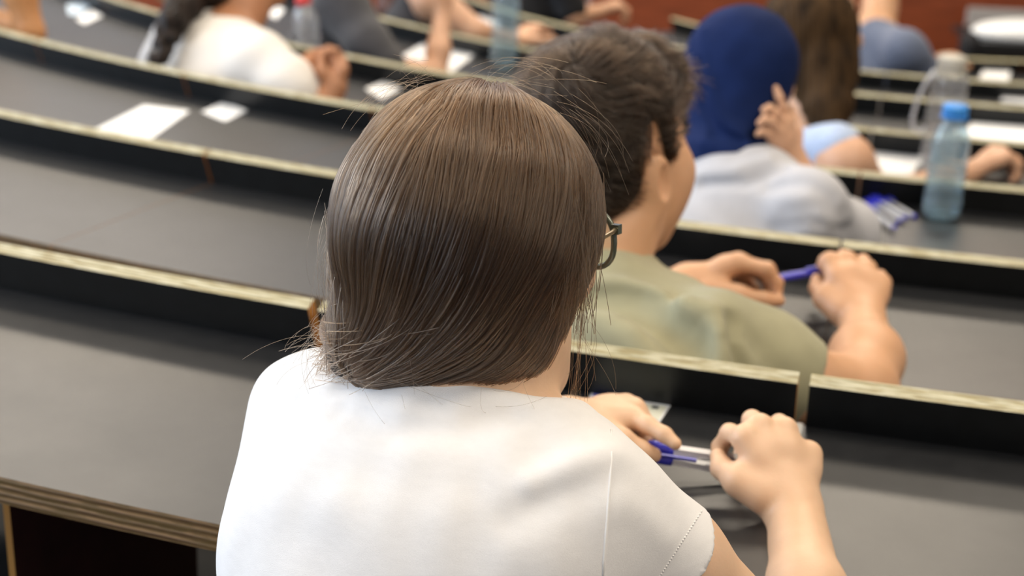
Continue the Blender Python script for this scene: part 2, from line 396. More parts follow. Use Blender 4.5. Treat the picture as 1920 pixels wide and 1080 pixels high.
# ------------------------------------------------------------------ soft bodies: blended round cones and ellipsoids, meshed on a sparse grid
class Soft:
    def __init__(s): s.p = []; s.disp = None; s.slack = 1.25
    def cone(s, a, b, ra, rb=None, k=.012, op='add'):
        a, b = np.asarray(a, float), np.asarray(b, float); rb = ra if rb is None else rb
        s.p.append(('c', op, k, a, b, ra, rb, (a+b)/2, np.linalg.norm(a-b)/2+max(ra, rb))); return s
    def chain(s, pts, rs, k=.012, op='add'):
        for i in range(len(pts)-1): s.cone(pts[i], pts[i+1], rs[i], rs[i+1], k, op)
        return s
    def ell(s, c, r, M=None, k=.012, op='add'):
        c, r = np.asarray(c, float), np.asarray(r, float); M = np.eye(3) if M is None else np.asarray(M, float)
        s.p.append(('e', op, k, c, r, M, None, c, r.max())); return s
    def cut(s, p, n):                     # keep the side the normal points away from
        s.p.append(('h', 'cut', 0, np.asarray(p, float), nz(n), None, None, None, None)); return s
    def grow(s, e):
        o = Soft(); o.disp = s.disp
        for q in s.p:
            if q[0] == 'c': o.p.append(q[:5]+(q[5]+e, q[6]+e, q[7], q[8]+e))
            elif q[0] == 'e': o.p.append(q[:4]+(q[4]+e,)+q[5:8]+(q[8]+e,))
            else: o.p.append(q)
        return o
    @staticmethod
    def _d(q, P):
        if q[0] == 'c':
            a, b = q[3], q[4]; ba = b-a; L = max(np.dot(ba, ba), 1e-12)
            pa = P-a; h = np.clip((pa@ba)/L, 0, 1)
            return np.linalg.norm(pa-h[..., None]*ba, axis=-1)-(q[5]+(q[6]-q[5])*h)
        if q[0] == 'e':
            x = (P-q[3])@q[5].T; r = q[4]
            k0 = np.linalg.norm(x/r, axis=-1); k1 = np.linalg.norm(x/(r*r), axis=-1)
            return k0*(k0-1)/np.maximum(k1, 1e-9)
        return (P-q[3])@q[4]
    def ev(s, P):
        return s._ev(P.reshape(-1, 1, 3), 0).reshape(P.shape[:-1])
    def _ev(s, P, br):
        C = P.mean(1)
        D = np.full(P.shape[:2], .06)
        for q in s.p:
            if q[0] == 'h':
                D = np.maximum(D, s._d(q, P)); continue
            near = np.linalg.norm(C-q[7], axis=1) < q[8]+br+.07
            if not near.any(): continue
            d = s._d(q, P[near]); D0 = D[near]; k = q[2]
            if q[1] == 'add':
                h = np.maximum(k-np.abs(D0-d), 0)/k; D[near] = np.minimum(D0, d)-h*h*k*.25
            else:
                h = np.maximum(k-np.abs(D0+d), 0)/k; D[near] = np.maximum(D0, -d)+h*h*k*.25
        if s.disp is not None: D = D+s.disp(P)
        return D
    def mesh(s, h):
        lo = np.min([q[7]-q[8] for q in s.p if q[7] is not None and q[1] == 'add'], 0)-3*h
        hi = np.max([q[7]+q[8] for q in s.p if q[7] is not None and q[1] == 'add'], 0)+3*h
        B = 6; bs = B*h
        nb = np.ceil((hi-lo)/bs).astype(int)
        g = np.stack(np.meshgrid(*[np.arange(n) for n in nb], indexing='ij'), -1).reshape(-1, 3)
        cen = lo+(g+.5)*bs
        keep = np.zeros(len(g), bool)
        for i in range(0, len(g), 60000):
            keep[i:i+60000] = np.abs(s._ev(cen[i:i+60000, None, :], 0)[:, 0]) < bs*.87*(s.slack if s.disp is not None else 1)+.008
        g = g[keep]
        loc = np.stack(np.meshgrid(*[np.arange(B+1)]*3, indexing='ij'), -1)
        N = (nb*B+2).astype(np.int64)
        keyf = lambda c: (c[..., 0]*N[1]+c[..., 1])*N[2]+c[..., 2]
        allc, allv, ex = [], [], [[], [], []]
        for i in range(0, len(g), 1500):
            gb = g[i:i+1500]
            idx = gb[:, None, None, None, :]*B+loc
            P = lo+idx*h
            D = s._ev(P.reshape(len(gb), -1, 3), bs*.87).reshape(len(gb), B+1, B+1, B+1)
            c = [D[:, x:B+x, y:B+y, z:B+z] for x in (0, 1) for y in (0, 1) for z in (0, 1)]
            sg = sum((q < 0).astype(int) for q in c)
            act = (sg > 0) & (sg < 8)
            b_, x_, y_, z_ = np.nonzero(act)
            cv = np.stack([q[b_, x_, y_, z_] for q in c], 1)
            base = gb[b_]*B+np.stack([x_, y_, z_], 1)
            off = np.array([[x, y, z] for x in (0, 1) for y in (0, 1) for z in (0, 1)], float)
            acc = np.zeros((len(b_), 3)); cnt = np.zeros(len(b_))
            for e0, e1 in ((0, 1), (2, 3), (4, 5), (6, 7), (0, 2), (1, 3), (4, 6), (5, 7), (0, 4), (1, 5), (2, 6), (3, 7)):
                d0, d1 = cv[:, e0], cv[:, e1]; cr = (d0 < 0) != (d1 < 0)
                t = np.where(cr, d0/np.where(cr, d0-d1, 1), 0)
                acc += np.where(cr[:, None], off[e0]+(off[e1]-off[e0])*t[:, None], 0); cnt += cr
            allc.append(base); allv.append(lo+(base+acc/cnt[:, None])*h)
            for ax, e1 in ((0, 4), (1, 2), (2, 1)):
                d0, d1 = cv[:, 0], cv[:, e1]; cr = (d0 < 0) != (d1 < 0)
                ex[ax].append(np.concatenate([base[cr], (d0[cr] < 0)[:, None]], 1))
        cells = np.concatenate(allc); verts = np.concatenate(allv)
        key = keyf(cells.astype(np.int64)); o = np.argsort(key); key = key[o]; verts = verts[o]
        F = []
        for ax in range(3):
            E = np.concatenate(ex[ax]); b = E[:, :3].astype(np.int64); fl = E[:, 3].astype(bool)
            a1, a2 = (ax+1) % 3, (ax+2) % 3
            e1 = np.eye(3, dtype=np.int64)[a1]; e2 = np.eye(3, dtype=np.int64)[a2]
            q = np.stack([b, b-e1, b-e1-e2, b-e2], 1)
            kq = keyf(q); ii = np.searchsorted(key, kq); ii = np.minimum(ii, len(key)-1)
            ok = (key[ii] == kq).all(1)
            ii = ii[ok]; f2 = fl[ok]
            ii[~f2] = ii[~f2][:, ::-1]
            F.append(ii)
        F = np.concatenate(F)
        # one relaxation towards the true surface
        e = h*.3
        d = s.ev(verts)
        gr = np.stack([s.ev(verts+np.eye(3)[i]*e)-d for i in range(3)], 1)/e
        gl = np.maximum((gr**2).sum(1), .2)
        verts = verts-np.clip(d/gl, -h*.5, h*.5)[:, None]*gr
        return verts, F
    def obj(s, name, h, m, parent=None):
        v, f = s.mesh(h)
        return mesh_obj(name, v, f, m, parent)
    def hit(s, u, v, d0=.5, d1=8.):
        """point of the surface seen at pixel (u, v)"""
        r = U(u, v, 1.)-CAM; t = d0
        for _ in range(400):
            d = float(s.ev((CAM+r*t)[None])[0])
            if d < 2e-4: return CAM+r*t
            t += max(d*.6, 4e-4)
            if t > d1: return None
        return None
def folds(lst):
    """lst of (points, width, amplitude): soft ridges (+) and valleys (-) along polylines"""
    L = [([np.asarray(p, float) for p in pts], w, a) for pts, w, a in lst]
    def f(P):
        o = np.zeros(P.shape[:-1])
        for pts, w, a in L:
            best = np.full(P.shape[:-1], 9.)
            for A, B in zip(pts[:-1], pts[1:]):
                ba = B-A; pa = P-A; h = np.clip((pa@ba)/np.dot(ba, ba), 0, 1)
                best = np.minimum(best, np.linalg.norm(pa-h[..., None]*ba, axis=-1))
            o -= a*np.exp(-(best/w)**2)
        return o
    return f
def ripple(amp, freq, seed):
    r = np.random.default_rng(seed); K = r.normal(size=(5, 3))*freq; ph = r.uniform(0, 6.28, 5)
    return lambda P: amp/5*sum(np.sin(P@K[i]+ph[i]) for i in range(5))
def addf(*fs): return lambda P: sum(f(P) for f in fs)

def frame(fwd, up):
    """rows: right, forward, up of a head"""
    y = nz(fwd); z = np.asarray(up, float); z = nz(z-np.dot(z, y)*y); x = np.cross(y, z)
    return np.stack([x, y, z])
def head(b, O, M, s=1., ears=1.):
    L = lambda x, y, z: O+s*(x*M[0]+y*M[1]+z*M[2])
    e = lambda c, r, k=.02, op='add', MM=M: b.ell(L(*c), np.array(r)*s, MM, k*s, op)
    e((0, -.012, .03), (.073, .094, .088), .01)
    e((0, .030, -.035), (.057, .064, .080), .03)
    e((0, .066, -.098), (.026, .022, .020), .03)
    for q in (-1, 1):
        b.cone(L(q*.052, .0, -.055), L(q*.02, .064, -.098), .017*s, .016*s, .03*s)
        e((q*.038, .072, -.02), (.022, .02, .02), .025)
        e((q*.031, .100, .006), (.015, .012, .010), .012, 'sub')
    b.cone(L(-.034, .082, .026), L(.034, .082, .026), .011*s, None, .02*s)
    b.chain([L(0, .090, .012), L(0, .108, -.018), L(0, .106, -.030)], [.007*s, .010*s, .009*s], .012*s)
    for q in (-1, 1): e((q*.010, .100, -.031), (.007, .008, .006), .006)
    e((0, .093, -.056), (.021, .009, .0055), .006); e((0, .090, -.066), (.018, .009, .006), .006)
    if ears:
        for q in (-1, 1):
            A = M.copy(); a = math.radians(22)
            ex = nz(math.cos(a)*q*M[0]-math.sin(a)*M[1]); ey = nz(np.cross(M[2], ex)); A = np.stack([ex, ey, M[2]])
            b.ell(L(q*(.079+.03*(ears-1)), -.016, -.020), np.array((.0085, .020, .032))*s*ears, A, .007*s)
            b.ell(L(q*(.087+.03*(ears-1)), -.008, -.016), np.array((.006, .011, .019))*s, A, .005*s, 'sub')
            b.ell(L(q*.077, -.006, -.046), np.array((.006, .010, .010))*s, A, .008*s)
    return L
def face_parts(root, L, M, s=1.):
    for q in (-1, 1):
        v, f = lathe([(.0115*s*math.sin(t), -.0115*s*math.cos(t)) for t in np.linspace(.05, math.pi-.05, 10)], 14)
        mesh_obj('eye', xf(v, L(q*.031, .079, .006), M[2]), f, 'eye_white', root)
FR = dict(index=(.0088, .0080, .0070, .0058), middle=(.0092, .0082, .0072, .0060), ring=(.0088, .0078, .0068, .0056), little=(.0076, .0068, .0060, .0050), thumb=(.0125, .0105, .0095, .0070))
def hand_px(b, W, F, s=1., k=.006, wr=.024):
    """hand from joints: W wrist point, F finger name -> four points (knuckle, middle joint, end joint, tip)"""
    for n, pts in F.items():
        b.chain(pts, [x*s for x in FR[n]], .004*s)
    kn = [F[n][0] for n in ('index', 'middle', 'ring', 'little') if n in F]
    for i, p in enumerate(kn):
        b.cone(W+(p-W)*.12, p, .0160*s, .0105*s, .011*s)
    for p, q in zip(kn[:-1], kn[1:]): b.cone(p*.75+W*.25, q*.75+W*.25, .0105*s, None, .012*s)
    if 'thumb' in F: b.cone(W+(F['thumb'][0]-W)*.2, F['thumb'][1], .0165*s, .0105*s, .014*s)
def hand_pose(b, W, fd, nb, curl=(.5, .6, .4), spread=.12, thumb=1, s=1., tcurl=.6):
    """relaxed hand: fd towards the fingers, nb out of the back of the hand, thumb = +1/-1 side along cross(fd, nb)"""
    fd = nz(fd); nb = nz(np.asarray(nb)-np.dot(nb, fd)*fd); sd = np.cross(fd, nb)*thumb
    F = {}
    for i, (n, o, ln, kl) in enumerate((('index', .026, (.042, .025, .020), .088), ('middle', .006, (.046, .028, .021), .092), ('ring', -.013, (.042, .026, .020), .087), ('little', -.030, (.033, .020, .017), .078))):
        p = W+s*(kl*fd+o*sd+.004*nb); d = nz(fd+spread*(o/.03)*sd); pts = [p]; t = 0
        for j in range(3):
            t += curl[j]*(1+.12*i); dd = math.cos(t)*d-math.sin(t)*nb
            p = p+s*ln[j]*dd; pts.append(p)
        F[n] = pts
    p = W+s*(.03*fd+.026*sd-.008*nb); pts = [p]
    for j, (ln, t) in enumerate(((.040, .55), (.030, .35), (.024, .1))):
        dd = nz(math.cos(t)*fd+math.sin(t)*sd-(tcurl*.6)*nb); p = p+s*ln*dd; pts.append(p)
    F['thumb'] = pts
    hand_px(b, W, F, s)
    return F
def strands(name, P, R, m, parent):
    """P (n, k, 3) strand points, R (n, k) radii -> one hair object"""
    n, k = P.shape[:2]
    cu = bpy.data.hair_curves.new(name); cu.add_curves([k]*n)
    cu.attributes['position'].data.foreach_set('vector', P.astype(np.float32).ravel())
    a = cu.attributes.get('radius') or cu.attributes.new('radius', 'FLOAT', 'POINT')
    a.data.foreach_set('value', np.broadcast_to(R, (n, k)).astype(np.float32).ravel())
    cu.materials.append(MATS[m])
    o = bpy.data.objects.new(name, cu); COL.objects.link(o); o['kind'] = 'stuff'
    return place(o, parent)
def grad(S, P, e=.001):
    d = S.ev(P)
    g = np.stack([S.ev(P+np.eye(3)[i]*e)-d for i in range(3)], -1)/e
    return d, g/np.maximum(np.linalg.norm(g, axis=-1, keepdims=True), 1e-6)
def legs(root, k, a, m='denim', s=1.):
    """hips on the folded-down seat, thighs under the desk, shins to the floor"""
    zs = ZD[k]-.30; R = RK[k]+DESK
    t = Soft(); tang = np.array([math.cos(a), math.sin(a), 0])
    hip = pol(R+.19, a, zs+.095)
    t.ell(hip, (.15*s, .12*s, .095*s), None, .04)
    for q in (-1, 1):
        h0 = hip+q*.085*tang+np.array([0, 0, -.02]); kn = pol(R-.16, a, zs+.075)+q*.09*tang; ft = pol(R-.17, a, FLOOR[k]+.06)+q*.09*tang
        t.cone(h0, kn, .075*s, .056*s, .04); t.cone(kn, ft, .056*s, .042*s, .03)
        t.ell(ft+np.array([0, 0, -.012])+.05*nz(pol(0, a, 0)-pol(1, a, 0)), (.045, .10, .045), None, .02)
    t.obj('trousers', .012, m, root)
    return hip
def person(label, at):
    return tag(empty('person', at), label, 'person', 'students sitting in the lecture hall')

# ------------------------------------------------------------------ the woman in the white t-shirt (nearest)
def build_front_woman():
    nb = U(845, 800, 1.10)                       # base of the neck
    a = ang(nb)
    root = person('woman seen from behind in white t-shirt with long brown hair and glasses', pol(RK[0]+DESK+.19, a, FLOOR[0]))
    hip = legs(root, 0, a)
    H = U(886, 486, 1.10); M = frame(V(.50, .20, .84), V(.03, .97, -.17))
    body = Soft(); L = head(body, H, M, .95, 0)
    body.chain([L(0, -.025, -.05), U(872, 690, 1.105), nb], [.048, .048, .046], .03)
    # torso core shared by skin and shirt
    shl, shr = U(582, 775, 1.17), U(1104, 922, 1.045)
    tor = Soft()
    tor.chain([U(705, 775, 1.14), shl], [.036, .031], .03)
    tor.chain([U(980, 862, 1.08), shr], [.036, .033], .03)
    tor.cone(U(705, 775, 1.14), U(985, 860, 1.08), .038, .040, .04)
    tor.ell(U(830, 1010, 1.115), (.140, .085, .095), None, .05)
    tor.cone(U(670, 980, 1.13), U(1010, 1050, 1.06), .066, .066, .05)
    tor.cone(U(830, 1060, 1.10), hip+np.array([0, 0, .08]), .10, .11, .08)
    tor.cone(U(630, 1080, 1.11), U(650, 1400, 1.05), .062, .07, .05)
    for q in tor.grow(-.013).p: body.p.append(q)
    # left arm (hidden), right arm
    ell_, wl = U(560, 1190, 1.29), U(1062, 796, 1.395)
    body.chain([shl, ell_], [.034, .034], .02); body.chain([ell_, wl], [.036, .025], .02)
    el, wr = U(1500, 1300, 1.155), U(1492, 965, 1.335)
    body.chain([shr, U(1252, 1050, 1.085), el], [.032, .036, .034], .02)
    body.chain([el, U(1512, 1120, 1.25), wr], [.036, .030, .0235], .02)
    hand_px(body, wr, dict(
        index=[U(1398, 822, 1.352), U(1368, 812, 1.385), U(1350, 838, 1.395), U(1346, 856, 1.385)],
        middle=[U(1424, 802, 1.362), U(1410, 787, 1.400), U(1396, 830, 1.425), U(1385, 858, 1.42)],
        ring=[U(1470, 808, 1.366), U(1461, 794, 1.402), U(1435, 842, 1.425), U(1420, 872, 1.418)],
        little=[U(1516, 852, 1.366), U(1497, 838, 1.396), U(1472, 868, 1.412), U(1455, 890, 1.405)],
        thumb=[U(1428, 925, 1.335), U(1386, 902, 1.342), U(1354, 878, 1.362), U(1346, 856, 1.374)]))
    hand_px(body, wl, dict(
        index=[U(1184, 784, 1.405), U(1214, 797, 1.388), U(1246, 815, 1.376), U(1266, 832, 1.370)],
        middle=[U(1188, 769, 1.425), U(1208, 792, 1.418), U(1214, 812, 1.408), U(1204, 830, 1.400)],
        ring=[U(1172, 762, 1.438), U(1192, 788, 1.432), U(1186, 812, 1.420), U(1180, 830, 1.412)],
        little=[U(1143, 764, 1.445), U(1163, 790, 1.440), U(1160, 812, 1.430), U(1160, 828, 1.424)],
        thumb=[U(1112, 802, 1.385), U(1160, 828, 1.378), U(1200, 845, 1.380), U(1226, 853, 1.384)]), .95)
    body.obj('body', .0026, 'skin_pale', root)
    face_parts(root, L, M)
    # shirt
    sh = tor.grow(.0)
    sh.chain([shl, U(535, 1150, 1.17)], [.039, .045], .04)
    hem = U(1246, 1046, 1.08); hd = nz(U(1335, 1085, 1.10)-U(1190, 960, 1.06))
    sh.chain([shr, hem+.01*hd], [.033, .044], .03)
    sh.chain([U(868, 730, 1.105), U(845, 812, 1.10)], [.050, .066], .03)
    # hems: neckline and right sleeve
    cn = nz(V(.20, .95, .10))
    neckp = U(845, 716, 1.10)
    hcut = Soft(); hcut.p = list(sh.p)
    sh.p.append(('e', 'sub', .004, U(880, 618, 1.10), np.array([.13, .13, .036]), frame(FW, V(.24, .97, 0)), None, U(880, 618, 1.10), .14))
    base_ev = sh._ev
    def capped(P, br, f=base_ev):
        D = f(P, br)
        ax = (P-hem)@hd; rd = np.linalg.norm((P-hem)-ax[..., None]*hd, axis=-1)
        near = rd < .075
        D = np.where(near, np.maximum(D, np.where(ax > -.05, ax, -1)), D)
        return D
    sh._ev = capped
    S = lambda u, v: hcut.hit(u, v, .7, 2.)
    fl = []
    for pts, wd, am in (([(1000, 905), (1080, 868), (1150, 850)], .010, .0035), ([(960, 975), (1050, 930), (1140, 915)], .012, -.0025),
                        ([(560, 735), (620, 720), (660, 690)], .010, .003), ([(640, 770), (740, 800), (860, 800), (950, 770)], .012, -.004),
                        ([(640, 880), (760, 905), (880, 910)], .016, -.0025), ([(700, 960), (850, 985), (1000, 960)], .018, -.0016),
                        ([(1180, 1030), (1240, 965), (1290, 920)], .011, -.0025), ([(1150, 930), (1200, 960), (1250, 1010)], .012, .002),
                        ([(520, 1000), (700, 1040), (900, 1050)], .02, -.0015), ([(440, 870), (470, 900), (520, 920)], .012, -.003)):
        q = [S(*p) for p in pts]
        if all(x is not None for x in q): fl.append((q, wd, am))
    sh.disp = addf(folds(fl), ripple(.0012, 55, 3))
    shirt = sh.obj('t_shirt', .0026, 'white_cotton', root)
    for pts in ([(1146, 806), (1147, 850), (1144, 900), (1140, 950), (1136, 1000), (1132, 1050), (1129, 1100)],):
        q = [sh.hit(*p, .7, 2.) for p in pts]; q = [x for x in q if x is not None]
        v, f = tube(q, .0009, 6); mesh_obj('seam', v, f, 'seam_cotton', shirt)
    q = []
    for i in range(26):
        t = i/25; u, v = 1316-78*t, 958+122*t
        p0, p1 = sh.hit(u, v, .7, 2.), sh.hit(u-1.6, v+2.5, .7, 2.)
        if p0 is None or p1 is None: continue
        q.append((p0, p1))
    vv, ff = [], []
    for p0, p1 in q:
        v, f = tube([p0, p1], .0006, 5); o = len(vv); vv += v; ff += [tuple(x+o for x in g) for g in f]
    if vv: mesh_obj('hem_stitching', vv, ff, 'seam_cotton', shirt)
    # glasses: rims, lenses, bridge and temples
    g = bpy.data.objects.new('glasses', None); COL.objects.link(g); g.location = tuple(L(0, .11, 0)); place(g, root)
    bpy.context.view_layer.update()
    for q in (-1, 1):
        c = L(q*.036, .112, .0); tilt = nz(M[0]*q*.94-M[1]*.34)
        rim = [c+.027*np.sign(math.cos(t))*abs(math.cos(t))**.8*tilt*1.0+.0215*np.sign(math.sin(t))*abs(math.sin(t))**.8*M[2] for t in np.linspace(0, 2*math.pi, 33)[:-1]]
        v, f = tube(rim, .0023, 8, True); r_ = mesh_obj('rim', v, f, 'glass_frame', g)
        nrm = np.cross(tilt, M[2]); vs = [c+nrm*.0007]+[p+nrm*.0003 for p in rim]+[c-nrm*.0007]+[p-nrm*.0003 for p in rim]
        n = len(rim); fs = [(0, 1+i, 1+(i+1) % n) for i in range(n)]+[(n+1, n+2+(i+1) % n, n+2+i) for i in range(n)]
        mesh_obj('lens', vs, fs, 'lens', g)
        out = c+.0285*tilt+.010*M[2]
        v, f = tube([out, out-.012*M[1]+q*.003*M[0], L(q*.078, .03, .012), L(q*.080, -.02, .006)], [.0016, .0016, .0014, .0012], 8)
        mesh_obj('temple', v, f, 'gold', g)
        v, f = box(out+.001*M[1], .006, .006, .007, (M[0], M[1], M[2])); mesh_obj('hinge', v, f, 'glass_frame', g, smooth=False)
    v, f = tube([L(-.011, .117, .004), L(0, .120, .008), L(.011, .117, .004)], .0015, 8); mesh_obj('bridge', v, f, 'glass_frame', g)
    # hair: a soft mass over the head, gathered low at the nape, then single strands laid over it
    hs = Soft(); px = 1.10/FPX
    E = lambda u, v, d, rx, ry, rz, k=.03: hs.ell(U(u, v, d), (rx*px, ry*px, rz), np.stack([RT, UP, FW]), k)
    hs.ell(L(0, -.012, .030), (.078, .098, .091), M, .01)
    E(892, 405, 1.105, 224, 222, .092, .02)
    E(866, 485, 1.10, 208, 186, .088, .02)
    E(835, 580, 1.09, 184, 132, .066, .02)
    E(770, 640, 1.09, 118, 64, .046)
    E(915, 645, 1.10, 112, 76, .05)
    hs.cone(U(735, 650, 1.075), U(665, 660, 1.10), .020, .016, .03)
    hs.cone(U(665, 660, 1.10), U(610, 690, 1.20), .016, .014, .02)
    def keepface(S):       # the face and the throat stay free
        S.p.append(('e', 'sub', .012, L(.02, .10, -.075), np.array([.085, .075, .085]), M, None, L(.02, .10, -.075), .085))
    keepface(hs)
    hs.disp = ripple(.0022, 70, 11)
    hair = hs.grow(-.003).obj('hair', .004, 'hair_base_brown', root)
    n = 15000
    part = L(-.02, .055, .110)
    # roots over the scalp
    th = RNG.uniform(0, 2*math.pi, n*3); cz = RNG.uniform(-.45, 1, n*3)
    dirs = np.stack([np.sqrt(1-cz**2)*np.cos(th), np.sqrt(1-cz**2)*np.sin(th), cz], 1)
    P0 = H+dirs@(M*np.array([.085, .105, .115])[:, None])+.012*M[2]
    loc = (P0-H)@M.T
    ok = (loc[:, 1] < .055+.35*np.maximum(loc[:, 2]-.03, 0)) & (loc[:, 2] > -.05)
    P0 = P0[ok][:n]; n = len(P0)
    G = U(690, 662, 1.075)
    cn_ = np.sin(P0@np.random.default_rng(3).normal(size=(3, 3))*190).sum(1)/3
    lift = RNG.uniform(-.0015, .0030, n)+.0022*cn_
    # clumps share a direction offset
    ck = np.sin(P0@(np.array([[90., 20, 130], [40, 110, -60]]).T)); jit = RNG.normal(0, .05, (n, 3))+.16*np.stack([ck[:, 0], ck[:, 1], ck[:, 0]*ck[:, 1]], 1)
    K = 34; Q = np.zeros((n, K, 3)); p = P0.copy()
    for _ in range(4):
        d, g = grad(hs, p); p -= np.clip(d-lift, -.03, .03)[:, None]*g
    step = RNG.uniform(.0075, .0105, n)
    vprev = np.zeros((n, 3))
    dwn = -UP
    for i in range(K):
        Q[:, i] = p
        tog = G-p; dist = np.linalg.norm(tog, axis=1, keepdims=True); tog /= np.maximum(dist, 1e-4)
        wgt = np.clip(1.35-dist/.22, .14, 1.3)
        away = p-part; away /= np.maximum(np.linalg.norm(away, axis=1, keepdims=True), 1e-4)
        v = tog*wgt+dwn*.5*np.clip(dist/.15, 0, 1)+away*np.clip(.12-np.linalg.norm(p-part, axis=1, keepdims=True), 0, 1)*7+jit*.42
        d, g = grad(hs, p)
        v -= (v*g).sum(1, keepdims=True)*g
        v /= np.maximum(np.linalg.norm(v, axis=1, keepdims=True), 1e-5)
        v = v*.6+vprev*.4 if i else v
        vprev = v
        stop = np.clip(dist/.03, .0, 1)
        p = p+v*step[:, None]*stop
        d, g = grad(hs, p); p -= np.clip(d-lift, -.02, .02)[:, None]*g
    rr = np.full((n, K), .00021); rr[:, -4:] *= .6
    strands('hair_strands', Q, rr, 'hair_brown', hair)
    # loose flyaway hairs around crown, nape and cheek
    fly = []
    def lock(a_, b_, sag, num, sp):
        for _ in range(num):
            A = a_+RNG.normal(0, sp, 3); B = b_+RNG.normal(0, sp*1.6, 3); C_ = (A+B)/2+sag+RNG.normal(0, sp, 3)
            t = np.linspace(0, 1, 12)[:, None]
            fly.append((1-t)**2*A+2*t*(1-t)*C_+t*t*B)
    lock(U(1085, 560, 1.08), U(1080, 765, 1.10), V(.003, 0, 0), 14, .0022)
    lock(U(1075, 600, 1.08), U(1105, 740, 1.10), V(.010, 0, 0), 9, .008)
    lock(U(650, 560, 1.09), U(612, 668, 1.09), V(-.012, 0, 0), 26, .009)
    lock(U(690, 640, 1.06), U(570, 672, 1.07), V(-.008, .014, 0), 20, .008)
    lock(U(640, 380, 1.10), U(622, 560, 1.09), V(-.008, 0, 0), 22, .006)
    lock(U(800, 160, 1.10), U(700, 205, 1.09), V(-.002, .010, 0), 30, .008)
    lock(U(900, 152, 1.10), U(1040, 160, 1.11), V(.004, .012, 0), 26, .009)
    lock(U(1060, 200, 1.10), U(1140, 330, 1.10), V(.010, .006, 0), 16, .006)
    lock(U(760, 690, 1.05), U(800, 800, 1.045), V(.006, -.004, -.006), 12, .012)
    lock(U(880, 720, 1.05), U(1010, 800, 1.045), V(-.004, -.012, -.006), 10, .012)
    F = np.stack(fly); fly.clear()
    lock(U(650, 400, 1.085), U(672, 655, 1.07), V(-.007, 0, -.004), 420, .0055)
    lock(U(705, 330, 1.055), U(690, 655, 1.062), V(-.010, 0, -.006), 160, .0065)
    lock(U(735, 640, 1.045), U(640, 664, 1.10), V(-.004, -.006, -.012), 420, .0060)
    lock(U(820, 560, 1.02), U(680, 660, 1.065), V(.004, -.010, -.010), 200, .008)
    lock(U(690, 630, 1.055), U(632, 690, 1.12), V(-.008, .006, 0), 260, .0055)
    lock(U(1085, 330, 1.05), U(1060, 600, 1.05), V(.006, 0, -.004), 120, .006)
    Bk = np.stack(fly)
    strands('hair_locks', Bk, np.full(Bk.shape[:2], .00018), 'hair_brown', hair)
    strands('loose_hairs', F, np.full(F.shape[:2], .00007), 'hair_brown', hair)
    return body
build_front_woman()

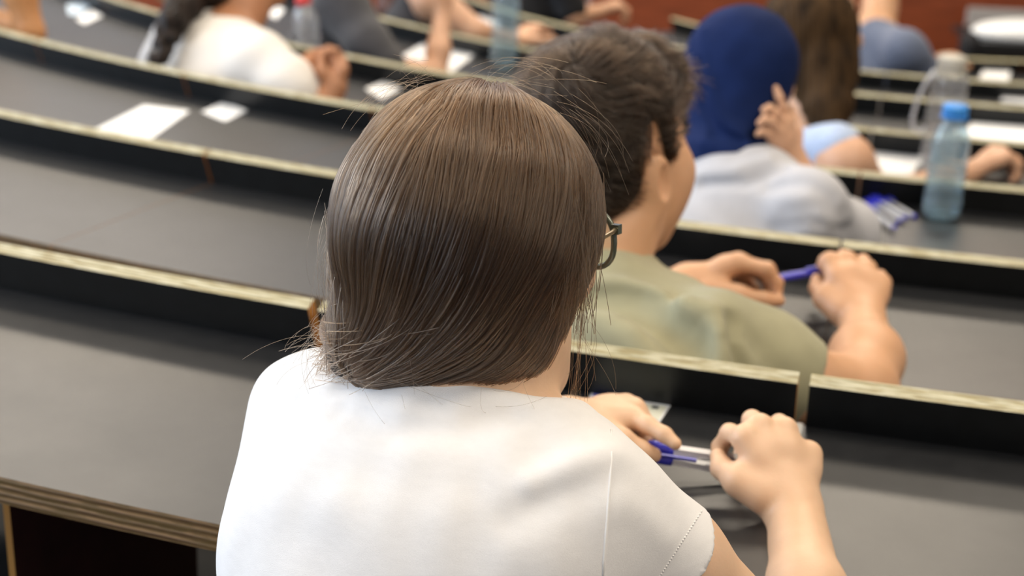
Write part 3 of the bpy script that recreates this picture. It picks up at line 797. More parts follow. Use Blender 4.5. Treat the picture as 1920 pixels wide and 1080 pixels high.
# ------------------------------------------------------------------ the boy in the olive t-shirt (second row)
def build_boy():
    nb = U(1120, 560, 1.82); a = ang(nb)
    root = person('young man with short dark brown hair in olive t-shirt holding a blue pen', pol(RK[1]+DESK+.19, a, FLOOR[1]))
    hip = legs(root, 1, a)
    H = U(1134, 292, 1.86); M = frame(V(.64, .22, .73), V(-.02, .945, -.30))
    b = Soft(); L = head(b, H, M, 1.03, 1.08)
    b.ell(L(.022, .052, -.035), (.05, .055, .06), M, .03)
    b.chain([L(0, -.03, -.05), U(1132, 440, 1.845), nb], [.056, .053, .05], .03)
    shl, shr = U(985, 606, 1.97), U(1332, 646, 1.72)
    tor = Soft()
    tor.chain([U(1065, 585, 1.88), shl], [.046, .046], .04); tor.chain([U(1185, 622, 1.79), shr], [.050, .050], .04)
    tor.cone(U(1065, 600, 1.87), U(1190, 630, 1.78), .056, .056, .05)
    tor.ell(U(1150, 720, 1.80), (.165, .10, .12), None, .05)
    tor.cone(U(1060, 720, 1.84), U(1280, 730, 1.72), .085, .085, .05)
    tor.cone(U(1160, 800, 1.80), hip+np.array([0, 0, .08]), .12, .13, .08)
    for q in tor.grow(-.046).p: b.p.append(q)
    el, wr = U(1612, 735, 1.80), U(1621, 612, 1.985)
    b.chain([shr, U(1478, 718, 1.74), el], [.044, .042, .040], .02); b.chain([el, U(1624, 672, 1.88), wr], [.040, .041, .028], .02)
    ell_, wl = U(1120, 640, 2.03), U(1286, 534, 2.085)
    b.chain([shl, ell_], [.046, .042], .02); b.chain([ell_, wl], [.042, .028], .02)
    hand_px(b, wr, dict(
        index=[U(1556, 492, 2.055), U(1548, 490, 2.10), U(1538, 508, 2.125), U(1534, 524, 2.125)],
        middle=[U(1588, 490, 2.06), U(1582, 482, 2.105), U(1572, 520, 2.14), U(1566, 545, 2.13)],
        ring=[U(1624, 506, 2.055), U(1618, 490, 2.10), U(1606, 530, 2.13), U(1600, 555, 2.12)],
        little=[U(1652, 532, 2.04), U(1650, 518, 2.08), U(1640, 550, 2.105), U(1632, 575, 2.10)],
        thumb=[U(1578, 585, 2.005), U(1548, 560, 2.03), U(1533, 540, 2.065), U(1532, 524, 2.09)]), 1.15)
    hand_px(b, wl, dict(
        index=[U(1380, 494, 2.065), U(1438, 506, 2.055), U(1457, 530, 2.06), U(1458, 550, 2.06)],
        middle=[U(1384, 492, 2.095), U(1440, 504, 2.10), U(1455, 530, 2.10), U(1448, 552, 2.095)],
        ring=[U(1370, 500, 2.12), U(1428, 512, 2.13), U(1444, 536, 2.125), U(1434, 555, 2.12)],
        little=[U(1352, 512, 2.135), U(1400, 524, 2.15), U(1415, 542, 2.145), U(1408, 556, 2.14)],
        thumb=[U(1328, 548, 2.06), U(1382, 556, 2.045), U(1430, 562, 2.045), U(1460, 564, 2.05)]), 1.12)
    b.obj('body', .0034, 'skin_warm', root)
    face_parts(root, L, M)
    sh = tor.grow(0)
    hem = U(1500, 724, 1.745); hd = nz(V(.86, -.42, .18))
    sh.chain([shr, U(1420, 684, 1.735), hem+.01*hd], [.053, .053, .053], .03)
    sh.chain([U(1150, 530, 1.845), nb], [.056, .072], .03)
    sh.p.append(('e', 'sub', .005, L(.005, .0, -.055), np.array([.12, .13, .080]), np.stack([M[0], M[1], nz(V(.05, .97, .12))]), None, H, .16))
    f0 = sh._ev
    def capped(P, br):
        D = f0(P, br); ax = (P-hem)@hd; rd = np.linalg.norm((P-hem)-ax[..., None]*hd, axis=-1)
        near = rd < .09
        D = np.where(near & (ax > -.06), np.maximum(D, ax), D)
        return D
    hc = Soft(); hc.p = [q for q in sh.p if q[1] == 'add']
    sh._ev = capped
    fl = []
    for pts, wd, am in (([(1100, 560), (1180, 570), (1230, 600), (1290, 650)], .020, -.034), ([(1120, 600), (1190, 640), (1220, 680)], .022, .022),
                        ([(1290, 575), (1330, 590), (1345, 630), (1350, 690)], .016, .020), ([(1376, 600), (1370, 640), (1384, 690)], .011, -.020),
                        ([(1270, 540), (1330, 600), (1320, 680)], .012, -.009), ([(1410, 630), (1440, 660), (1460, 700)], .016, -.006), ([(1090, 535), (1170, 530), (1250, 545)], .01, .007)):
        q = [hc.hit(*p, 1.2, 3.) for p in pts]
        if all(x is not None for x in q): fl.append((q, wd, am))
    sh.slack = 2.0; sh.disp = addf(folds(fl), ripple(.007, 34, 5))
    sh.obj('t_shirt', .004, 'olive_cotton', root)
    # hair: short faded sides, fuller wavy top
    hs = Soft()
    hs.ell(L(0, -.016, .045), (.080, .100, .092), M, .02)
    hs.ell(L(0, .012, .080), (.070, .086, .060), M, .03)
    hs.ell(L(.0, -.055, .052), (.066, .062, .075), M, .03)
    hs.ell(L(.0, .085, .083), (.055, .030, .036), M, .03)
    hs.cone(L(.0, -.075, .0), L(0, -.066, -.060), .032, .024, .03)
    for q in (-1, 1):
        hs.ell(L(q*.045, -.052, -.012), (.036, .040, .055), M, .03); hs.cone(L(q*.035, -.062, -.03), L(q*.030, -.055, -.072), .026, .018, .03); hs.ell(L(q*.068, .022, .030), (.012, .016, .034), M, .02)
    hs.p.append(('e', 'sub', .01, L(.04, .085, -.022), np.array([.085, .072, .062]), M, None, L(.04, .085, -.022), .09))
    hs.p.append(('e', 'sub', .008, L(.090, -.004, -.030), np.array([.026, .026, .040]), M, None, L(.09, -.004, -.03), .05))
    hs.disp = ripple(.007, 70, 21)
    hair = hs.grow(-.006).obj('hair', .005, 'hair_base_dark', root)
    n = 9000
    th = RNG.uniform(0, 2*math.pi, n); cz = RNG.uniform(-.55, 1, n)
    dirs = np.stack([np.sqrt(1-cz**2)*np.cos(th), np.sqrt(1-cz**2)*np.sin(th), cz], 1)
    P0 = H+dirs@(M*np.array([.085, .11, .13])[:, None])+.02*M[2]
    p = P0
    for _ in range(5):
        d, g = grad(hs, p); p = p-np.clip(d+.004, -.04, .04)[:, None]*g
    d, g = grad(hs, p); loc = (p-H)@M.T
    ok = np.abs(d+.004) < .004; p, g, loc = p[ok], g[ok], loc[ok]; n = len(p)
    crown = L(.01, -.075, .10)
    away = p-crown; away -= (away*g).sum(1, keepdims=True)*g; away /= np.maximum(np.linalg.norm(away, axis=1, keepdims=True), 1e-4)
    sw = np.cross(g, away)
    Kq = np.random.default_rng(5).normal(size=(3, 3))*55
    cl_ = np.sin(p@Kq.T)
    d0 = away*.8+g*(.30+.25*cl_[:, :1])+sw*(.5+.9*cl_[:, 1:2])+RNG.normal(0, .12, (n, 3))
    ln = np.clip(.020+.32*np.clip(loc[:, 2]-.0, 0, .12), .012, .048)*RNG.uniform(.7, 1.1, n)
    K = 8; t = np.linspace(0, 1, K)
    cur = -g*.9+sw*cl_[:, 2:3]*.9-M[2]*.25
    Q = p[:, None]+(d0/np.linalg.norm(d0, axis=1, keepdims=True))[:, None]*ln[:, None, None]*t[None, :, None]+cur[:, None]*(ln*.45)[:, None, None]*(t**2)[None, :, None]
    strands('hair_strands', Q, np.full((n, K), .00034)*np.linspace(1, .5, K), 'hair_dark', hair)
build_boy()

# ------------------------------------------------------------------ the other students
def seat_of(k, p): return pol(RK[k]+DESK+.19, ang(p), FLOOR[k])
def build_scarf():
    nb = U(1395, 335, 2.62); root = person('student in navy blue headscarf and light grey shirt resting cheek on hand', seat_of(2, nb))
    hip = legs(root, 2, ang(nb))
    H = U(1402, 150, 2.71); M = frame(V(.60, .22, .76), V(.05, .945, -.30))
    b = Soft(); L = head(b, H, M, .9, 0)
    b.chain([L(0, -.02, -.06), nb], [.045, .045], .03)
    shl, shr = U(1255, 385, 2.80), U(1515, 392, 2.53)
    t = Soft()
    t.chain([U(1330, 360, 2.70), shl], [.055, .05], .04); t.chain([U(1430, 362, 2.62), shr], [.055, .05], .04)
    t.cone(U(1330, 362, 2.70), U(1430, 365, 2.62), .06, .06, .05)
    t.ell(U(1390, 470, 2.64), (.15, .10, .12), None, .05)
    t.cone(U(1400, 520, 2.64), hip+np.array([0, 0, .08]), .11, .13, .08)
    for q in t.grow(-.018).p: b.p.append(q)
    el, wr = U(1578, 460, 2.66), U(1484, 302, 2.65)
    b.chain([shr, el], [.042, .038], .02); b.chain([el, wr], [.038, .026], .02)
    hand_px(b, wr, dict(index=[U(1476, 228, 2.620), U(1468, 202, 2.610), U(1461, 182, 2.605), U(1455, 166, 2.605)],
        middle=[U(1468, 236, 2.610), U(1454, 213, 2.590), U(1443, 203, 2.585), U(1433, 206, 2.580)],
        ring=[U(1461, 250, 2.605), U(1445, 229, 2.580), U(1434, 224, 2.575), U(1424, 231, 2.570)],
        little=[U(1454, 266, 2.610), U(1438, 250, 2.585), U(1429, 246, 2.580), U(1421, 251, 2.575)],
        thumb=[U(1486, 278, 2.655), U(1490, 250, 2.675), U(1488, 225, 2.70), U(1484, 205, 2.71)]))
    el2 = U(1240, 480, 2.95); b.chain([shl, el2], [.042, .038], .02); w2 = U(1330, 400, 3.0); b.chain([el2, w2], [.038, .026], .02)
    hand_pose(b, w2, V(.8, 0, .5), V(0, .9, -.3))
    b.obj('body', .004, 'skin_far', root); face_parts(root, L, M)
    s = t.grow(0)
    s.chain([shr, U(1578, 440, 2.62), U(1585, 480, 2.66)], [.055, .052, .052], .04); s.chain([shl, el2], [.055, .05], .04)
    s.chain([U(1385, 318, 2.67), U(1385, 345, 2.65)], [.075, .09], .03)
    hc = Soft(); hc.p = list(s.p)
    fl = []
    for pts, wd, am in (([(1310, 330), (1380, 318), (1440, 300)], .012, .008), ([(1320, 345), (1400, 345), (1470, 318)], .010, -.008), ([(1440, 350), (1520, 345), (1560, 370)], .014, -.007), ([(1470, 400), (1540, 385), (1580, 400)], .014, -.006), ([(1450, 430), (1520, 415), (1590, 430)], .012, -.006)):
        q = [hc.hit(*p, 1.8, 4.) for p in pts]
        if all(x is not None for x in q): fl.append((q, wd, am))
    s.slack = 1.5; s.disp = addf(folds(fl), ripple(.005, 28, 8))
    s.obj('shirt', .005, 'grey_cotton', root)
    h = Soft(); B = np.stack([RT, UP, FW])
    h.ell(U(1390, 118, 2.70), (.096, .096, .116), B, .02); h.ell(U(1377, 205, 2.69), (.074, .078, .092), B, .05)
    h.cone(U(1376, 255, 2.67), U(1370, 295, 2.66), .066, .078, .04); h.ell(U(1345, 285, 2.68), (.062, .024, .07), B, .03)
    h.p.append(('e', 'sub', .01, L(0, .125, -.02), np.array([.06, .055, .085]), M, None, L(0, .12, -.02), .09))
    hc = Soft(); hc.p = list(h.p); fl = []
    for pts, wd, am in (([(1320, 60), (1325, 140), (1350, 220), (1400, 260)], .010, .010), ([(1312, 120), (1318, 200), (1345, 250)], .009, -.010), ([(1340, 250), (1390, 265), (1440, 250)], .009, -.010), ([(1320, 270), (1380, 285), (1430, 275)], .009, .009)):
        q = [hc.hit(*p, 1.8, 4.) for p in pts]
        if all(x is not None for x in q): fl.append((q, wd, am))
    h.disp = addf(folds(fl), ripple(.002, 40, 2))
    h.obj('headscarf', .004, 'navy_scarf', root)
build_scarf()
def build_long_hair():
    nb = U(1520, 245, 3.40); root = person('woman with long straight brown hair and sleeveless light blue top', seat_of(3, nb))
    hip = legs(root, 3, ang(nb))
    H = U(1540, 62, 3.42); M = frame(V(.62, .22, .74), V(.02, .945, -.30))
    b = Soft(); L = head(b, H, M)
    b.chain([L(0, -.02, -.06), nb], [.048, .052], .03)
    shl, shr = U(1435, 300, 3.56), U(1588, 306, 3.25)
    t = Soft(); t.chain([U(1495, 285, 3.44), shl], [.046, .044], .04); t.chain([U(1502, 290, 3.36), U(1570, 275, 3.26)], [.052, .046], .04)
    t.ell(U(1520, 380, 3.40), (.14, .09, .12), None, .05); t.cone(U(1520, 420, 3.4), hip+np.array([0, 0, .08]), .11, .12, .08)
    for q in t.grow(-.014).p: b.p.append(q)
    el, wr = U(1648, 372, 3.33), U(1812, 326, 3.46)
    b.chain([U(1550, 290, 3.30), shr, el], [.04, .05, .036], .03); b.chain([el, wr], [.036, .025], .02)
    hand_pose(b, wr, V(.80, .42, .2), V(-.3, .85, -.35), (.75, .8, .3), thumb=-1, s=1.08)
    b.obj('body', .0045, 'skin_far', root); face_parts(root, L, M)
    s = t.grow(.002); s.disp = ripple(.003, 35, 4); s.obj('top', .005, 'light_blue_cotton', root)
    h = Soft(); B = np.stack([RT, UP, FW])
    h.ell(U(1517, 45, 3.41), (.100, .100, .115), B, .02); h.ell(U(1535, 110, 3.40), (.078, .10, .08), B, .05)
    h.cone(U(1545, 140, 3.37), U(1553, 205, 3.34), .066, .050, .04); h.cone(U(1553, 205, 3.34), U(1556, 228, 3.33), .046, .030, .02)
    h.p.append(('e', 'sub', .01, L(.0, .135, -.03), np.array([.07, .06, .09]), M, None, L(0, .13, -.03), .1))
    f1 = ripple(.002, 40, 2)
    h.disp = lambda P: f1(P)+.0016*np.sin(((P-H)@RT)*620+2*np.sin(((P-H)@UP)*18))
    hair = h.obj('hair', .004, 'hair_far_brown', root)
build_long_hair()
def build_blue_grey():
    nb = U(1645, 60, 5.62); root = person('man in blue-grey t-shirt before the red-brown wall', seat_of(6, nb)); hip = legs(root, 6, ang(nb))
    H = U(1655, -52, 5.72); M = frame(V(.55, .25, .79), V(0, .945, -.30)); b = Soft(); L = head(b, H, M)
    b.chain([L(0, -.025, -.05), U(1650, 12, 5.68), nb], [.058, .058, .065], .03)
    shl, shr = U(1590, 92, 5.80), U(1695, 95, 5.42); t = Soft()
    t.cone(U(1625, 58, 5.64), U(1640, 70, 5.6), .055, .08, .04); t.chain([U(1630, 80, 5.68), shl], [.065, .062], .04); t.chain([U(1660, 82, 5.56), shr], [.068, .068], .04)
    t.ell(U(1655, 150, 5.6), (.18, .11, .16), None, .05); t.cone(U(1655, 180, 5.6), hip+np.array([0, 0, .08]), .13, .14, .08)
    for q in t.grow(-.008).p: b.p.append(q)
    el, wr = U(1748, 150, 5.50), U(1764, 134, 5.72); b.chain([shr, el], [.05, .042], .02); b.chain([el, wr], [.042, .03], .02)
    hand_pose(b, wr, V(.5, .6, .6), V(-.1, .8, -.5), (.7, .8, .5), s=1.1)
    b.obj('body', .007, 'skin_warm', root); face_parts(root, L, M)
    s = t.grow(0); s.chain([shr, U(1735, 140, 5.48)], [.066, .062], .04); s.chain([shl, U(1570, 150, 5.8)], [.066, .062], .04); s.disp = ripple(.006, 25, 6)
    s.obj('t_shirt', .008, 'blue_grey_cotton', root)
    h = Soft(); h.ell(L(0, -.02, .04), (.084, .104, .095), M); h.p.append(('e', 'sub', .01, L(0, .09, -.03), np.array([.09, .07, .08]), M, None, L(0, .09, -.03), .1)); h.disp = ripple(.006, 60, 3)
    h.obj('hair', .007, 'hair_far_black', root)
build_blue_grey()
def build_white_knit():
    nb = U(440, 60, 3.86); root = person('woman with dark braid in off-white short-sleeved top holding something between her fingers', seat_of(3, nb)); hip = legs(root, 3, ang(nb))
    H = U(462, -82, 3.90); M = frame(V(.86, .10, .42), V(-.05, .95, -.25)); b = Soft(); L = head(b, H, M)
    b.chain([L(0, -.02, -.05), U(462, 10, 3.89), nb], [.052, .052, .058], .03)
    shl, shr = U(400, 90, 4.00), U(488, 118, 3.70); t = Soft()
    t.chain([U(415, 72, 3.90), shl], [.062, .06], .04); t.chain([U(440, 85, 3.82), shr], [.066, .062], .04)
    t.ell(U(385, 120, 3.86), (.105, .10, .12), None, .06); t.ell(U(425, 175, 3.80), (.15, .11, .14), None, .06); t.cone(U(420, 220, 3.8), hip+np.array([0, 0, .08]), .12, .13, .08)
    for q in t.grow(-.008).p: b.p.append(q)
    el, wr = U(600, 215, 3.66), U(628, 165, 3.66); b.chain([shr, U(560, 190, 3.64), el], [.05, .042, .038], .02); b.chain([el, wr], [.038, .028], .02)
    hand_px(b, wr, dict(index=[U(640, 112, 3.67), U(630, 96, 3.66), U(614, 96, 3.655), U(603, 106, 3.65)], middle=[U(632, 110, 3.69), U(618, 92, 3.70), U(604, 96, 3.70), U(596, 108, 3.69)],
        ring=[U(640, 120, 3.66), U(634, 104, 3.70), U(620, 106, 3.72), U(612, 116, 3.72)], little=[U(644, 130, 3.65), U(642, 116, 3.69), U(630, 118, 3.71), U(622, 126, 3.71)], thumb=[U(616, 150, 3.65), U(606, 135, 3.645), U(602, 122, 3.645), U(602, 112, 3.65)]), 1.05)
    w2 = U(563, 158, 3.74); e2 = U(520, 200, 3.85); b.chain([shl, e2], [.05, .04], .02); b.chain([e2, w2], [.038, .027], .02)
    hand_px(b, w2, dict(index=[U(585, 118, 3.74), U(596, 104, 3.73), U(602, 100, 3.715), U(606, 108, 3.705)], middle=[U(578, 112, 3.75), U(590, 98, 3.75), U(600, 96, 3.74), U(606, 102, 3.73)],
        ring=[U(572, 112, 3.77), U(584, 100, 3.78), U(594, 100, 3.78), U(600, 106, 3.77)], little=[U(566, 116, 3.78), U(578, 106, 3.80), U(588, 106, 3.80), U(594, 112, 3.79)], thumb=[U(580, 148, 3.73), U(592, 135, 3.715), U(600, 124, 3.70), U(605, 114, 3.695)]), 1.0)
    b.obj('body', .0048, 'skin_brown', root); face_parts(root, L, M)
    s = t.grow(0); s.chain([shr, U(540, 160, 3.66), U(556, 180, 3.65)], [.066, .058, .056], .04); s.chain([shl, U(470, 170, 3.93)], [.062, .055], .04)
    s.p.append(('e', 'sub', .008, U(470, 12, 3.85), np.array([.075, .055, .075]), np.eye(3), None, U(470, 12, 3.85), .08)); s.disp = ripple(.005, 30, 9)
    s.obj('top', .006, 'white_knit', root)
    h = Soft(); h.ell(L(0, -.03, .03), (.094, .11, .105), M); h.p.append(('e', 'sub', .01, L(0, .085, -.05), np.array([.09, .07, .09]), M, None, L(0, .085, -.05), .1))
    h.ell(U(395, -25, 3.86), (.07, .06, .06), None, .03); h.cone(U(350, 5, 3.78), U(322, 45, 3.72), .042, .034, .03)
    for i in range(6): h.ell(U(320-i*3.4, 40+i*14, 3.72-.006*i)+(-1)**i*.006*RT, (.030-.002*i, .026, .018), None, .008)
    h.disp = ripple(.008, 90, 3); h.obj('hair', .005, 'hair_far_black', root)
build_white_knit()
def build_left_arm():
    nb = U(-130, -150, 4.35); root = person('person at the left edge with bare tanned arms folded on the desk', seat_of(3, nb)); hip = legs(root, 3, ang(nb))
    H = U(-120, -290, 4.35); M = frame(V(.5, .25, .8), V(0, .945, -.3)); b = Soft(); L = head(b, H, M); b.chain([L(0, -.02, -.05), nb], [.052, .056], .03)
    shr, shl = U(15, -85, 4.20), U(-220, -110, 4.5); t = Soft(); t.cone(shl, U(-25, -95, 4.22), .06, .06, .04); t.ell(U(-140, -20, 4.35), (.14, .10, .16), None, .05); t.cone(U(-140, 30, 4.35), hip+np.array([0, 0, .08]), .12, .13, .08)
    for q in t.grow(-.008).p: b.p.append(q)
    el, wr = U(58, 62, 4.16), U(-70, 10, 4.36); b.chain([shr, U(38, -10, 4.15), el], [.045, .042, .034], .02); b.chain([el, wr], [.034, .026], .02)
    hand_pose(b, wr, V(-.9, .2, .3), V(0, .9, -.3), thumb=-1)
    b.obj('body', .007, 'skin_orange', root); face_parts(root, L, M)
    s = t.grow(0); s.obj('tank_top', .01, 'charcoal_cotton', root)
    h = Soft(); h.ell(L(0, -.025, .04), (.088, .11, .1), M); h.p.append(('e', 'sub', .01, L(0, .09, -.03), np.array([.09, .07, .09]), M, None, L(0, .09, -.03), .1)); h.obj('hair', .01, 'hair_far_black', root)
build_left_arm()
def build_charcoal():
    nb = U(650, -110, 4.85); root = person('person in charcoal shirt leaning over a white sheet with one forearm raised', seat_of(4, nb)); hip = legs(root, 4, ang(nb))
    H = U(690, -200, 4.9); M = frame(V(.6, -.2, .75), V(.1, .9, -.1)); b = Soft(); L = head(b, H, M); b.chain([L(0, -.02, -.05), nb], [.052, .056], .03)
    shl, shr = U(590, -70, 4.95), U(640, 5, 4.68); t = Soft(); t.chain([shl, nb-np.array([0, 0, .04]), shr], [.06, .06, .066], .04); t.ell(U(625, 60, 4.8), (.09, .10, .13), None, .05); t.cone(U(630, 80, 4.8), hip+np.array([0, 0, .08]), .10, .13, .08)
    for q in t.grow(-.008).p: b.p.append(q)
    el, wr = U(815, 142, 4.70), U(828, 40, 4.74); b.chain([shr, U(720, 128, 4.56), el], [.05, .042, .036], .02); b.chain([el, U(822, 95, 4.71), wr], [.036, .034, .026], .02)
    hand_pose(b, wr, V(.05, 1, .05), V(.7, .1, -.6), (.5, .7, .4), s=1.05)
    b.obj('body', .006, 'skin_far', root); face_parts(root, L, M)
    s = t.grow(0); s.chain([shr, U(690, 80, 4.60), U(728, 120, 4.56)], [.075, .062, .05], .04); s.disp = ripple(.008, 28, 4); s.obj('shirt', .007, 'charcoal_cotton', root)
    h = Soft(); h.ell(L(0, -.02, .04), (.086, .106, .097), M); h.p.append(('e', 'sub', .01, L(0, .09, -.03), np.array([.09, .07, .09]), M, None, L(0, .09, -.03), .1)); h.obj('hair', .01, 'hair_far_black', root)
build_charcoal()
def build_bare_arm():
    nb = U(790, -90, 5.45); root = person('bare-armed student with auburn hair writing behind the tall pale bottle', seat_of(5, nb)); hip = legs(root, 5, ang(nb))
    H = U(790, -180, 5.5); M = frame(V(.6, -.1, .75), V(0, .945, -.25)); b = Soft(); L = head(b, H, M); b.chain([L(0, -.02, -.05), nb], [.05, .054], .03)
    shl, shr = U(730, -30, 5.65), U(812, 2, 5.34); t = Soft(); t.cone(shl, U(780, -10, 5.45), .05, .05, .04); t.ell(U(775, 60, 5.5), (.11, .09, .13), None, .05); t.cone(U(775, 90, 5.5), hip+np.array([0, 0, .08]), .10, .12, .08)
    for q in t.grow(-.008).p: b.p.append(q)
    el, wr = U(893, 60, 5.32), U(968, 78, 5.52); b.chain([U(790, -20, 5.40), shr, el], [.05, .066, .04], .03); b.chain([el, wr], [.04, .027], .02)
    hand_pose(b, wr, V(.6, .5, .5), V(-.2, .8, -.5), (.7, .8, .5), s=1.1)
    b.obj('body', .006, 'skin_far', root); face_parts(root, L, M)
    s = t.grow(0); s.obj('tank_top', .008, 'charcoal_cotton', root)
    h = Soft(); h.ell(L(0, -.02, .04), (.088, .108, .099), M); h.p.append(('e', 'sub', .01, L(0, .09, -.03), np.array([.09, .07, .09]), M, None, L(0, .09, -.03), .1)); h.cone(U(750, -110, 5.5), U(735, 20, 5.5), .07, .05, .03)
    h.disp = ripple(.006, 40, 3); mat('hair_auburn', (.10, .035, .018), .5, .4, 30); h.obj('hair', .008, 'hair_auburn', root)
build_bare_arm()
def build_black():
    nb = U(1000, -130, 6.4); root = person('person in black shirt beside the small clear bottle in the front row', seat_of(6, nb)); hip = legs(root, 6, ang(nb))
    H = U(1010, -210, 6.45); M = frame(V(.6, .1, .75), V(0, .945, -.25)); b = Soft(); L = head(b, H, M); b.chain([L(0, -.02, -.05), nb], [.052, .056], .03)
    shl, shr = U(930, -75, 6.6), U(1045, -70, 6.2); t = Soft(); t.chain([shl, nb-np.array([0, 0, .06]), shr], [.065, .07, .068], .04); t.ell(U(995, -20, 6.4), (.16, .10, .18), None, .05); t.cone(U(995, 10, 6.4), hip+np.array([0, 0, .08]), .15, .14, .08)
    for q in t.grow(-.008).p: b.p.append(q)
    el, wr = U(1075, 30, 6.25), U(1118, 22, 6.45); b.chain([shr, el], [.05, .04], .02); b.chain([el, wr], [.04, .028], .02)
    hand_pose(b, wr, V(.85, .3, .3), V(-.1, .85, -.4), (.7, .8, .5), thumb=-1, s=1.15)
    b.obj('body', .007, 'skin_far', root); face_parts(root, L, M)
    s = t.grow(0); s.chain([shr, U(1070, 15, 6.25)], [.066, .06], .04); s.disp = ripple(.006, 25, 4); s.obj('shirt', .009, 'black_cotton', root)
    h = Soft(); h.ell(L(0, -.02, .04), (.086, .106, .097), M); h.p.append(('e', 'sub', .01, L(0, .09, -.03), np.array([.09, .07, .09]), M, None, L(0, .09, -.03), .1)); h.obj('hair', .01, 'hair_far_black', root)
build_black()

# ------------------------------------------------------------------ bottles
def bottle(base, H_, R_, mbody, mcap, label, water=0., tilt=None, shape='pet', capr=.4):
    root = tag(empty('water_bottle', base), label, 'bottle', 'bottles on the desks')
    ax = nz(tilt) if tilt is not None else np.array([0, 0, 1.])
    h, r = H_, R_
    if shape == 'pet':
        pr = [(.02, .004), (r*.55, .0), (r*.88, .002), (r*.98, .012), (r, .03)]
        for i in range(6):
            z = .035+i*(h*.52-.035)/6; pr += [(r, z), (r*.985, z+.004), (r*.955, z+.008), (r*.985, z+.012)]
        pr += [(r, h*.55), (r, h*.66), (r*.93, h*.72), (r*.74, h*.80), (r*.5, h*.875), (r*capr*.92, h*.91), (r*capr*.92, h*.93)]
    else:
        pr = [(.02, .003), (r*.9, 0), (r, .01), (r, h*.40), (r*.97, h*.42), (r, h*.44), (r, h*.68), (r*.96, h*.70), (r*.96, h*.72), (r, h*.74), (r*.95, h*.82), (r*.72, h*.88), (r*.68, h*.90)]
    inn = [(max(x-.0012, .001), y+.0015) for x, y in pr][::-1]
    v, f = lathe(pr+inn, 28)
    mesh_obj('body', xf(v, base, ax), f[:-2]+[tuple(range(28))[::-1]], mbody, root)
    if water:
        wp = [(x-.002, y+.002) for x, y in pr if y < h*water]; wp.append((wp[-1][0], h*water))
        v, f = lathe(wp, 28); mesh_obj('water', xf(v, base, ax), f, 'water', root)
    cr = r*capr*1.08 if shape == 'pet' else r*.74
    z0 = h*.915 if shape == 'pet' else h*.885
    v, f = lathe([(cr*.96, z0), (cr, z0+.003), (cr, h-.004), (cr*.93, h), (cr*.3, h+.0005)], 24)
    c = mesh_obj('cap', xf(v, base, ax), f, mcap, root)
    v, f = lathe([(cr*1.02, z0-.006), (cr*1.08, z0-.005), (cr*1.08, z0-.002), (cr*1.02, z0-.001)], 24); mesh_obj('neck_ring', xf(v, base, ax), f, mcap, root)
    return root
def desk_pt(u, v, k): return UZ(u, v, ZD[k]+.0005)
bottle(desk_pt(1763, 408, 2), .207, .0345, 'plastic_blue', 'cap_blue', 'pale blue plastic water bottle with bright blue cap on the third desk row', .28, capr=.60)
sb = bottle(desk_pt(1757, 322, 3), .255, .041, 'plastic_clear', 'cap_grey', 'clear drinking bottle with grey cap and carrying loop behind the blue-capped bottle', shape='flask')
q0 = desk_pt(1757, 322, 3)
loop = [q0+RT*x+np.array([0, 0, z]) for x, z in ((-.035, .225), (-.050, .20), (-.064, .16), (-.070, .12), (-.064, .095), (-.048, .088), (-.040, .10))]
v, f = tube(loop, .0045, 8); mesh_obj('carrying_loop', v, f, 'strap_pale', sb)
bottle(desk_pt(944, 124, 4), .30, .041, 'plastic_blue', 'cap_blue', 'tall pale blue bottle between the two brown-haired heads', .2)
bottle(desk_pt(584, 118, 3), .178, .034, 'plastic_clear', 'cap_red', 'clear ribbed plastic bottle with red cap beside the white-topped woman', 0, V(-.15, .98, -.28)+np.array([0, 0, .35]), capr=.55)
bottle(desk_pt(1090, 42, 6), .23, .040, 'plastic_clear', 'cap_grey', 'small clear bottle at the top edge next to the black shirt', .3)
bottle(UZ(974, 812, ZD[0]+.0005), .20, .033, 'plastic_blue', 'cap_blue', 'pale blue bottle half hidden behind the neck of the front woman', .6)

# ------------------------------------------------------------------ papers, cards, pens
def sheet(px, k, label, m='paper', name='sheet_of_paper', cat='paper', th=.0006, lift=.0004, group='papers on the desks'):
    z = ZD[k]+lift
    b = [UZ(u, v, z) for u, v in px]; t = [p+np.array([0, 0, th]) for p in b]
    n = len(b)
    fs = [tuple(range(n))[::-1], tuple(range(n, 2*n))]+[(i, (i+1) % n, n+(i+1) % n, n+i) for i in range(n)]
    o = mesh_obj(name, b+t, fs, m, smooth=False)
    return tag(o, label, cat, group)
sheet([(270, 197), (356, 208), (262, 276), (170, 247)], 2, 'blank white sheet lying on the empty third desk row at left')
sheet([(422, 190), (463, 208), (422, 228), (378, 210)], 2, 'small white square card right of the blank sheet', name='card', cat='card')
sheet([(125, 8), (160, 4), (168, 14), (150, 28), (128, 28)], 3, 'pale blue folded slip at the top left, beside a white card', 'paper_blue', 'slip', 'paper')
sheet([(142, 36), (172, 19), (193, 30), (158, 46)], 3, 'small white card touching the pale blue slip at top left', name='card', cat='card', lift=.0012)
sheet([(685, 167), (722, 151), (752, 166), (716, 186)], 3, 'small cream card on the desk above the brown-haired woman', name='card', cat='card')
sheet([(740, 112), (800, 78), (905, 92), (838, 142), (790, 138)], 4, 'white sheet under the raised forearm of the charcoal-shirted person')
sheet([(502, 28), (520, 12), (534, 18), (518, 36)], 4, 'small white card just past the braided woman\'s chin', name='card', cat='card')
sheet([(892, 35), (912, 18), (938, 26), (925, 66), (905, 62)], 5, 'white sheet behind the tall pale blue bottle')
sheet([(1632, 278), (1732, 289), (1700, 345), (1652, 340)], 3, 'white sheet in front of the bare arm of the long-haired woman')
sheet([(1835, 212), (1945, 222), (1960, 272), (1800, 256)], 4, 'white printed sheet at the right edge behind the bottles')
